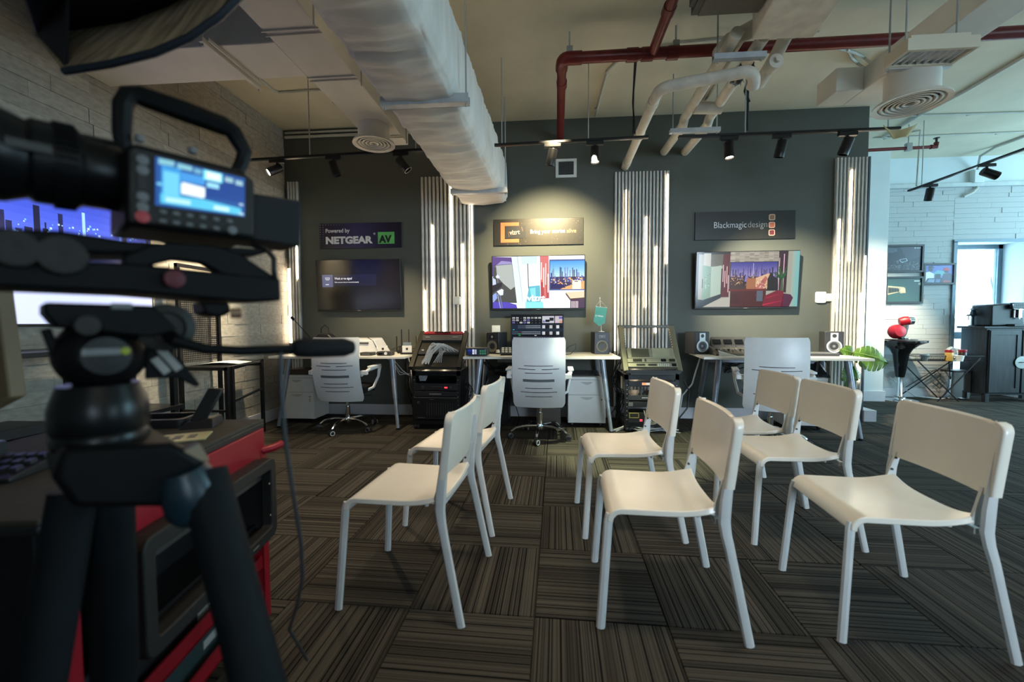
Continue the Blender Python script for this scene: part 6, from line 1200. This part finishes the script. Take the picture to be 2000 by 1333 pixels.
MB().lathe([(Rb*.80, zt+.02), (Rb*.92, zt), (Rb*.98, zt-.012), (Rb*.98, -.012), (Rb*.93, -.018), (Rb*.98, -.024), (Rb*.96, zb+.014), (Rb*.8, zb-.006)], bc, n=40).build('bowl_collar', M('satin_black_collar', (.006, .0065, .007), .30, spec=.3), tr)
# pan handle
hpn = [at(325, 650, .02), at(345, 668, -.02), at(400, 682, -.02), at(470, 686, -.02), at(590, 681, -.02)]
MB().tube(hpn, [.010, .0085, .0075, .0075, .0075], 12).build('pan_bar', CAMB, tr)
MB().tube([at(572, 681, -.02), at(580, 681, -.02), at(600, 680, -.02), at(672, 679, -.02), at(688, 679, -.02), at(691, 679, -.02)], [.010, .0150, .0170, .0170, .012, .004], 16).build('foam_grip', SOFTB, tr)
pl_ = [pz(x, y, .04) for x, y in ((285, 668), (320, 690), (352, 700), (392, 752), (384, 757), (345, 738), (285, 742))]
MB().prism(pl_, .04, .05).build('bracket_plate', CAMB, tr, bevel=.002)
for a, b in (((300, 700), (326, 728)), ((312, 682), (349, 722))): MB().bar(at(*a, .038), at(*b, .038), .010, .010, (0, 1, 0)).build('bracket_slot', M('slot_light_grey', (.34, .33, .31), .7), tr)
pl_ = [pz(x, y, .04) for x, y in ((78, 645), (100, 640), (120, 690), (100, 700))]
MB().prism(pl_, .04, .05).build('bracket_plate', CAMB, tr, bevel=.002)
slab('leg_hub', [(120, 872), (330, 862), (410, 905), (400, 960), (330, 985), (140, 985), (100, 930)], -.02, .12, CAMB, .008, tr)
def leg3(x0, y0, d0, x1, y1, d1, r0, r1):
    a, b = P(x0, y0, D=d0), P(x1, y1, D=d1); k = a.z/(a.z-b.z); f = a+(b-a)*k
    def lc(w): q = w-A_; return Vector((q.dot(EX), q.dot(EY), q.z))
    a, f = lc(a), lc(f); l = MB().tube([a, a.lerp(f, .35), a.lerp(f, .36), a.lerp(f, .98)], [r0, r0, r1, r1], 16, flat=.8).build('leg', M('padded_black_leg', (.006, .008, .010), .65, var=.2, spec=.15), tr)
    MB().lathe([(r1*1.2, 0), (r1*1.1, .03), (r1, .035)], f+Vector((0, 0, .001)), n=14).build('rubber_foot', SOFTB, l); return a
la = leg3(398, 925, .62, 505, 1333, .56, .031, .027)
leg3(215, 960, .66, 225, 1333, .69, .030, .027)
leg3(145, 960, .62, 80, 1333, .58, .028, .026)
q = la+Vector((0, -.02, -.01)); MB().lathe([(.030, 0), (.038, .015), (.036, .05), (.026, .075)], q+Vector((-.005, .02, -.05)), (-.25, 0, 1), 20).build('leg_knuckle', M('blue_black_plastic', (.012, .03, .045), .35), tr)
MB().bar(at(372, 872, -.01), at(392, 905, -.01), .014, .02).build('leg_clamp', M('tan_lit_clamp', (.26, .20, .13), .5), tr)
MB().bar(at(395, 935, -.035), at(412, 975, -.03), .012, .006, (0, 1, 0)).build('blue_strip', M('steel_blue_strip', (.04, .10, .15), .4), tr)
o = MB().tube([P(548, 690, D=.60), P(550, 760, D=.60), P(556, 850, D=.60), P(572, 960, D=.62), P(588, 1060, D=.64), P(591, 1130, D=.68), P(580, 1185, D=.74), P(565, 1230, D=.80), P(600, 1290, D=.95)], .0028, 8).build('camera_cable', M('thin_grey_cable', (.03, .034, .04), .5))
tag(o, 'thin blurred black cable hanging from the pan handle to the floor', 'cable')
# ---------------------------------------------------------------- red trolley beside the tripod
t = thing('tool_trolley', 'red steel tool trolley with black rubber top, left of the stacking chairs', 'trolley', (-1.005, 1.425, 0), math.radians(9))
TW, TL, TH = .60, .78, .80     # local: x to the left is negative, y toward the camera is negative
MB().box(-TW, .0, -TL, 0, TH-.012, TH).build('rubber_top', MATTOP, t, bevel=.003)
MB().box(-TW, .0, -TL, 0, TH-.03, TH-.012).build('top_edge', BLACK, t, bevel=.003)
MB().box(-.012, 0.004, -TL+.02, -.01, TH-.135, TH-.03).build('side_apron', REDM, t, bevel=.003)
MB().box(-TW+.01, -.01, -.014, -.006, TH-.135, TH-.03).build('end_apron', REDM, t, bevel=.003)
MB().box(-.006, .004, -TL, -TL+.065, .08, TH-.08).build('post', REDM, t, bevel=.001); MB().box(-TW, -.02, -TL+.01, -TL+.02, .10, TH-.03).build('near_panel', SOFTB, t); MB().box(-TW+.002, -TW+.008, -TL+.02, -.02, .10, TH-.03).build('side_panel', SOFTB, t)
for x, y in ((-.035, -.04), (-TW, -.04), (-TW, -TL)): MB().box(x, x+.04, y, y+.005, .08, TH-.10).box(x+.035, x+.04, y, y+.04, .08, TH-.10).build('post', REDM, t, bevel=.001)
for z, nm in ((.14, 'bottom_tray'), (.27, 'middle_tray'), (.40, 'upper_tray')): MB().box(-TW+.005, -.0, -TL+.005, -.005, z, z+.008).box(-.006, -.0, -TL+.005, -.005, z, z+.05).box(-TW+.005, -TW+.011, -TL+.005, -.005, z, z+.05).build(nm, REDM if z < .38 else BLACK, t)
MB().tube([(.0, -.02, TH-.11), (.03, -.0, TH-.105), (.045, .03, TH-.10)], .014, 10).build('red_hook', REDM, t)
for x in (-.05, -TW+.05):
    for y in (-.05, -TL+.05): c_ = MB().lathe([(.001, -.012), (.034, -.012), (.038, 0), (.034, .012), (.001, .012)], (x, y, .0385), (1,0,0), 18).build('caster', BLACK, t); MB().box(x-.016, x+.016, y-.015, y+.015, .05, .09).build('fork', RACKB, c_)
def tl(x, y, z): return t.matrix_world @ Vector((x, y, z))
tq = Matrix.Translation((-1.005, 1.425, 0)) @ Matrix.Rotation(math.radians(9), 4, 'Z')
o = thing('rack_case', 'black plastic rack case with open front lying on the trolley shelf', 'case', tq @ Vector((-.14, -.635, .409)), math.radians(9)); cw, cl_, chh = .20, .585, .272
fo = rrect(cl_, chh, .03, cl_/2, chh/2); fi = rrect(cl_-.07, chh-.075, .012, cl_/2, chh/2)
MB().ring(fo, fi, cw-.035, cw, lambda a, b, d: (d, a, b)).build('front_frame', M('rack_case_grey', (.018, .018, .017), .55, spec=.35), o, bevel=.004)
MB().ring(rrect(cl_-.01, chh-.01, .02, cl_/2, chh/2), rrect(cl_-.05, chh-.05, .012, cl_/2, chh/2), 0, cw-.035, lambda a, b, d: (d, a, b)).box(0, .006, .03, cl_-.03, .02, chh-.02).build('shell', BLACK, o)
MB().box(cw-.04, cw-.03, .04, cl_-.04, chh-.070, chh-.045).build('blank_panel', M('rack_case_panel', (.04, .04, .038), .5), o)
for z in (.08, .19): MB().lathe([(.004, 0), (.004, .003), (.001, .004)], (cw-.004, cl_-.045, z), (1,0,0), 8).build('bolt', CHROME, o)
MB().box(cw, cw+.002, cl_*.72, cl_*.78, .018, .021).build('front_print', MIDG, o)
for z in (.03, .21): MB().box(cw-.08, cw-.04, cl_-.004, cl_+.006, z-.01, z+.04).build('rubber_corner', SOFTB, o)
o = thing('tool_box', 'dark tool box with a white label on the lower red tray', 'box', tq @ Vector((-.30, -.60, .280)), math.radians(9)); MB().box(0, .27, 0, .50, 0, .11).build('box', BLACK, o, bevel=.006); MB().box(.27, .272, .26, .36, .02, .09).build('white_label', M('grey_white_label', (.35, .36, .36), .6), o)
o = thing('cable_box', 'teal and black carton with white print on the bottom red tray', 'box', tq @ Vector((-.30, -.58, .150)), math.radians(9)); MB().box(0, .27, 0, .46, 0, .105).build('carton', M('dark_teal_carton', (.02, .045, .05), .6), o, bevel=.004); MB().box(.27, .272, .26, .36, .05, .075).build('white_print', M('grey_white_label'), o)
p = P(352, 856, Z=TH+.003); o = thing('yellow_label_card', 'pale yellow printed card lying on the trolley top', 'card', (p.x, p.y, TH), .5); MB().box(-.07, .07, -.05, .05, .001, .005).build('card', M('pale_yellow_card', (.50, .45, .24), .5), o)
for k in range(3): MB().box(-.05+.035*k, -.03+.035*k, -.02, .02, .005, .0062).build('printed_mark', DARKG, o)
p = P(395, 832, Z=TH); o = thing('phone_cradle', 'black handset leaning in its cradle on the trolley top', 'telephone', (p.x, p.y, TH), .35)
MB().hull8([(-.05,-.05,0), (.05,-.05,0), (.05,.05,0), (-.05,.05,0)], [(-.035,-.03,.02), (.045,-.03,.03), (.045,.04,.03), (-.035,.04,.02)]).build('cradle', BLACK, o, bevel=.004); MB().hull8([(-.03,-.02,.02), (.015,-.02,.02), (.015,.0,.02), (-.03,.0,.02)], [(.02,.0,.125), (.065,.0,.12), (.065,.02,.12), (.02,.02,.125)]).build('handset', BLACK, o, bevel=.005)
p = P(330, 835, Z=TH); o = thing('tape_tray', 'low black organiser tray at the back of the trolley top', 'tray', (p.x-.08, p.y+.02, TH), .2); MB().ring(rrect(.26, .12, .02), rrect(.24, .10, .015), 0, .03, lambda a, b, d: (a, b, d)).box(-.12, .12, -.05, .05, 0, .004).build('tray', BLACK, o)
p = P(70, 905, Z=.83); o = thing('lighting_console', 'dark angled console with purple-grey keys at the near trolley end', 'control panel', (p.x-.10, p.y, TH+.001), .25)
MB().hull8([(-.18,-.10,0), (.12,-.10,0), (.12,.10,0), (-.18,.10,0)], [(-.18,-.10,.015), (.12,-.10,.015), (.12,.10,.045), (-.18,.10,.045)]).build('case', BLACK, o, bevel=.004)
for i in range(8):
    for j in range(3): MB().obox((-.155+.035*i, -.04+.05*j, .030+.0075*j), (.020, .026, .012), (.15, 0, 0)).build('key', M('purple_grey_key', (.035, .035, .045), .4), o)
o.scale = (.68, .68, .68)
# tan framed panel at the left edge
t = thing('tan_frame', 'blurred tan frame around black panel, cut off by the left picture edge', 'frame', P(-60, 790, D=.95))
q0 = t.location; fr_o = [P(x, y, D=.95)-q0 for x, y in ((-140, 540), (-10, 556), (18, 778), (-140, 860))]; fr_i = [P(x, y, D=.95)-q0 for x, y in ((-120, 575), (-34, 590), (-12, 745), (-120, 800))]
n_ = Vector((.2, .98, 0)); n4 = 4; vs = [*fr_o, *fr_i, *[v+n_*.03 for v in fr_o], *[v+n_*.03 for v in fr_i]]; fs = []
for i in range(4): j = (i+1) % 4; fs += [(i, j, 4+j, 4+i), (8+i, 12+i, 12+j, 8+j), (i, 8+i, 8+j, j), (4+i, 4+j, 12+j, 12+i)]
MB().add(vs, fs).build('wooden_frame', TAN, t, bevel=.004)
MB().add([v+n_*.01 for v in fr_i]+[v+n_*.02 for v in fr_i], [(0,1,2,3), (7,6,5,4), (0,4,5,1), (1,5,6,2), (2,6,7,3), (3,7,4,0)]).build('black_panel', BLACK, t)
MB().bar((-.02, .05, -.1), (-.02, .05, -(q0.z-TH-.01)), .03, .03).box(-.16, .10, -.02, .12, -(q0.z-TH-.001), -(q0.z-TH-.012)).build('stand', BLACKM, t)
# softbox at the top left
t = thing('softbox', 'huge blurred round black studio softbox with tan inner lining, top left corner', 'studio light', P(230, -60, D=.95))
q0 = t.location; lo = [(125, 140), (215, 126), (300, 104), (370, 74), (430, 32), (490, -30), (560, -130)]; up = [(72, 68), (160, 58), (250, 44), (330, 14), (395, -22), (450, -75), (520, -170)]; far = [(40, -20), (120, -60), (210, -90), (290, -120), (360, -150), (420, -190), (490, -260)]
def crv(pts, v, D): k = v*(len(pts)-1); i = min(int(k), len(pts)-2); a, b = pts[i], pts[i+1]; f = k-i; return P(lerp(a[0], b[0], f), lerp(a[1], b[1], f), D=D)-q0
MB().sheet(lambda u, v: tuple(crv(lo, v, .86).lerp(crv(up, v, 1.0), u)), 4, 30, .006).build('tan_lining', M('tan_fabric', (.30, .21, .13), .75, var=.5, scale=9, stretch=(6, 1, .2)), t)
MB().sheet(lambda u, v: tuple(crv(up, v, 1.0).lerp(crv(far, v, .80), u)), 4, 30, .008).build('black_shell', SOFTB, t)
MB().tube([crv(lo, k/30, .86) for k in range(31)], .008, 8).build('lower_rim', M('dark_blue_piping', (.012, .018, .030), .5), t); MB().tube([crv(up, k/30, 1.0) for k in range(31)], .006, 8).build('upper_rim', M('grey_piping', (.06, .065, .07), .5), t)
MB().sheet(lambda u, v: tuple(P(lerp(lerp(72, 30, v), lerp(125, 132, v), u), lerp(lerp(68, -120, v), lerp(142, -200, v), u), D=lerp(.98, .86, u))-q0), 4, 4, .006).build('side_wing', SOFTB, t)
w_ = MB().tube([q0, q0+Vector((-.25, -.2, .3)), Vector((q0.x-.3, q0.y-.6, 3.0))], .016, 10); o = w_.build('boom_arm', BLACKM); o.parent = t; o.location = -q0
# strip of pcs not shown: none
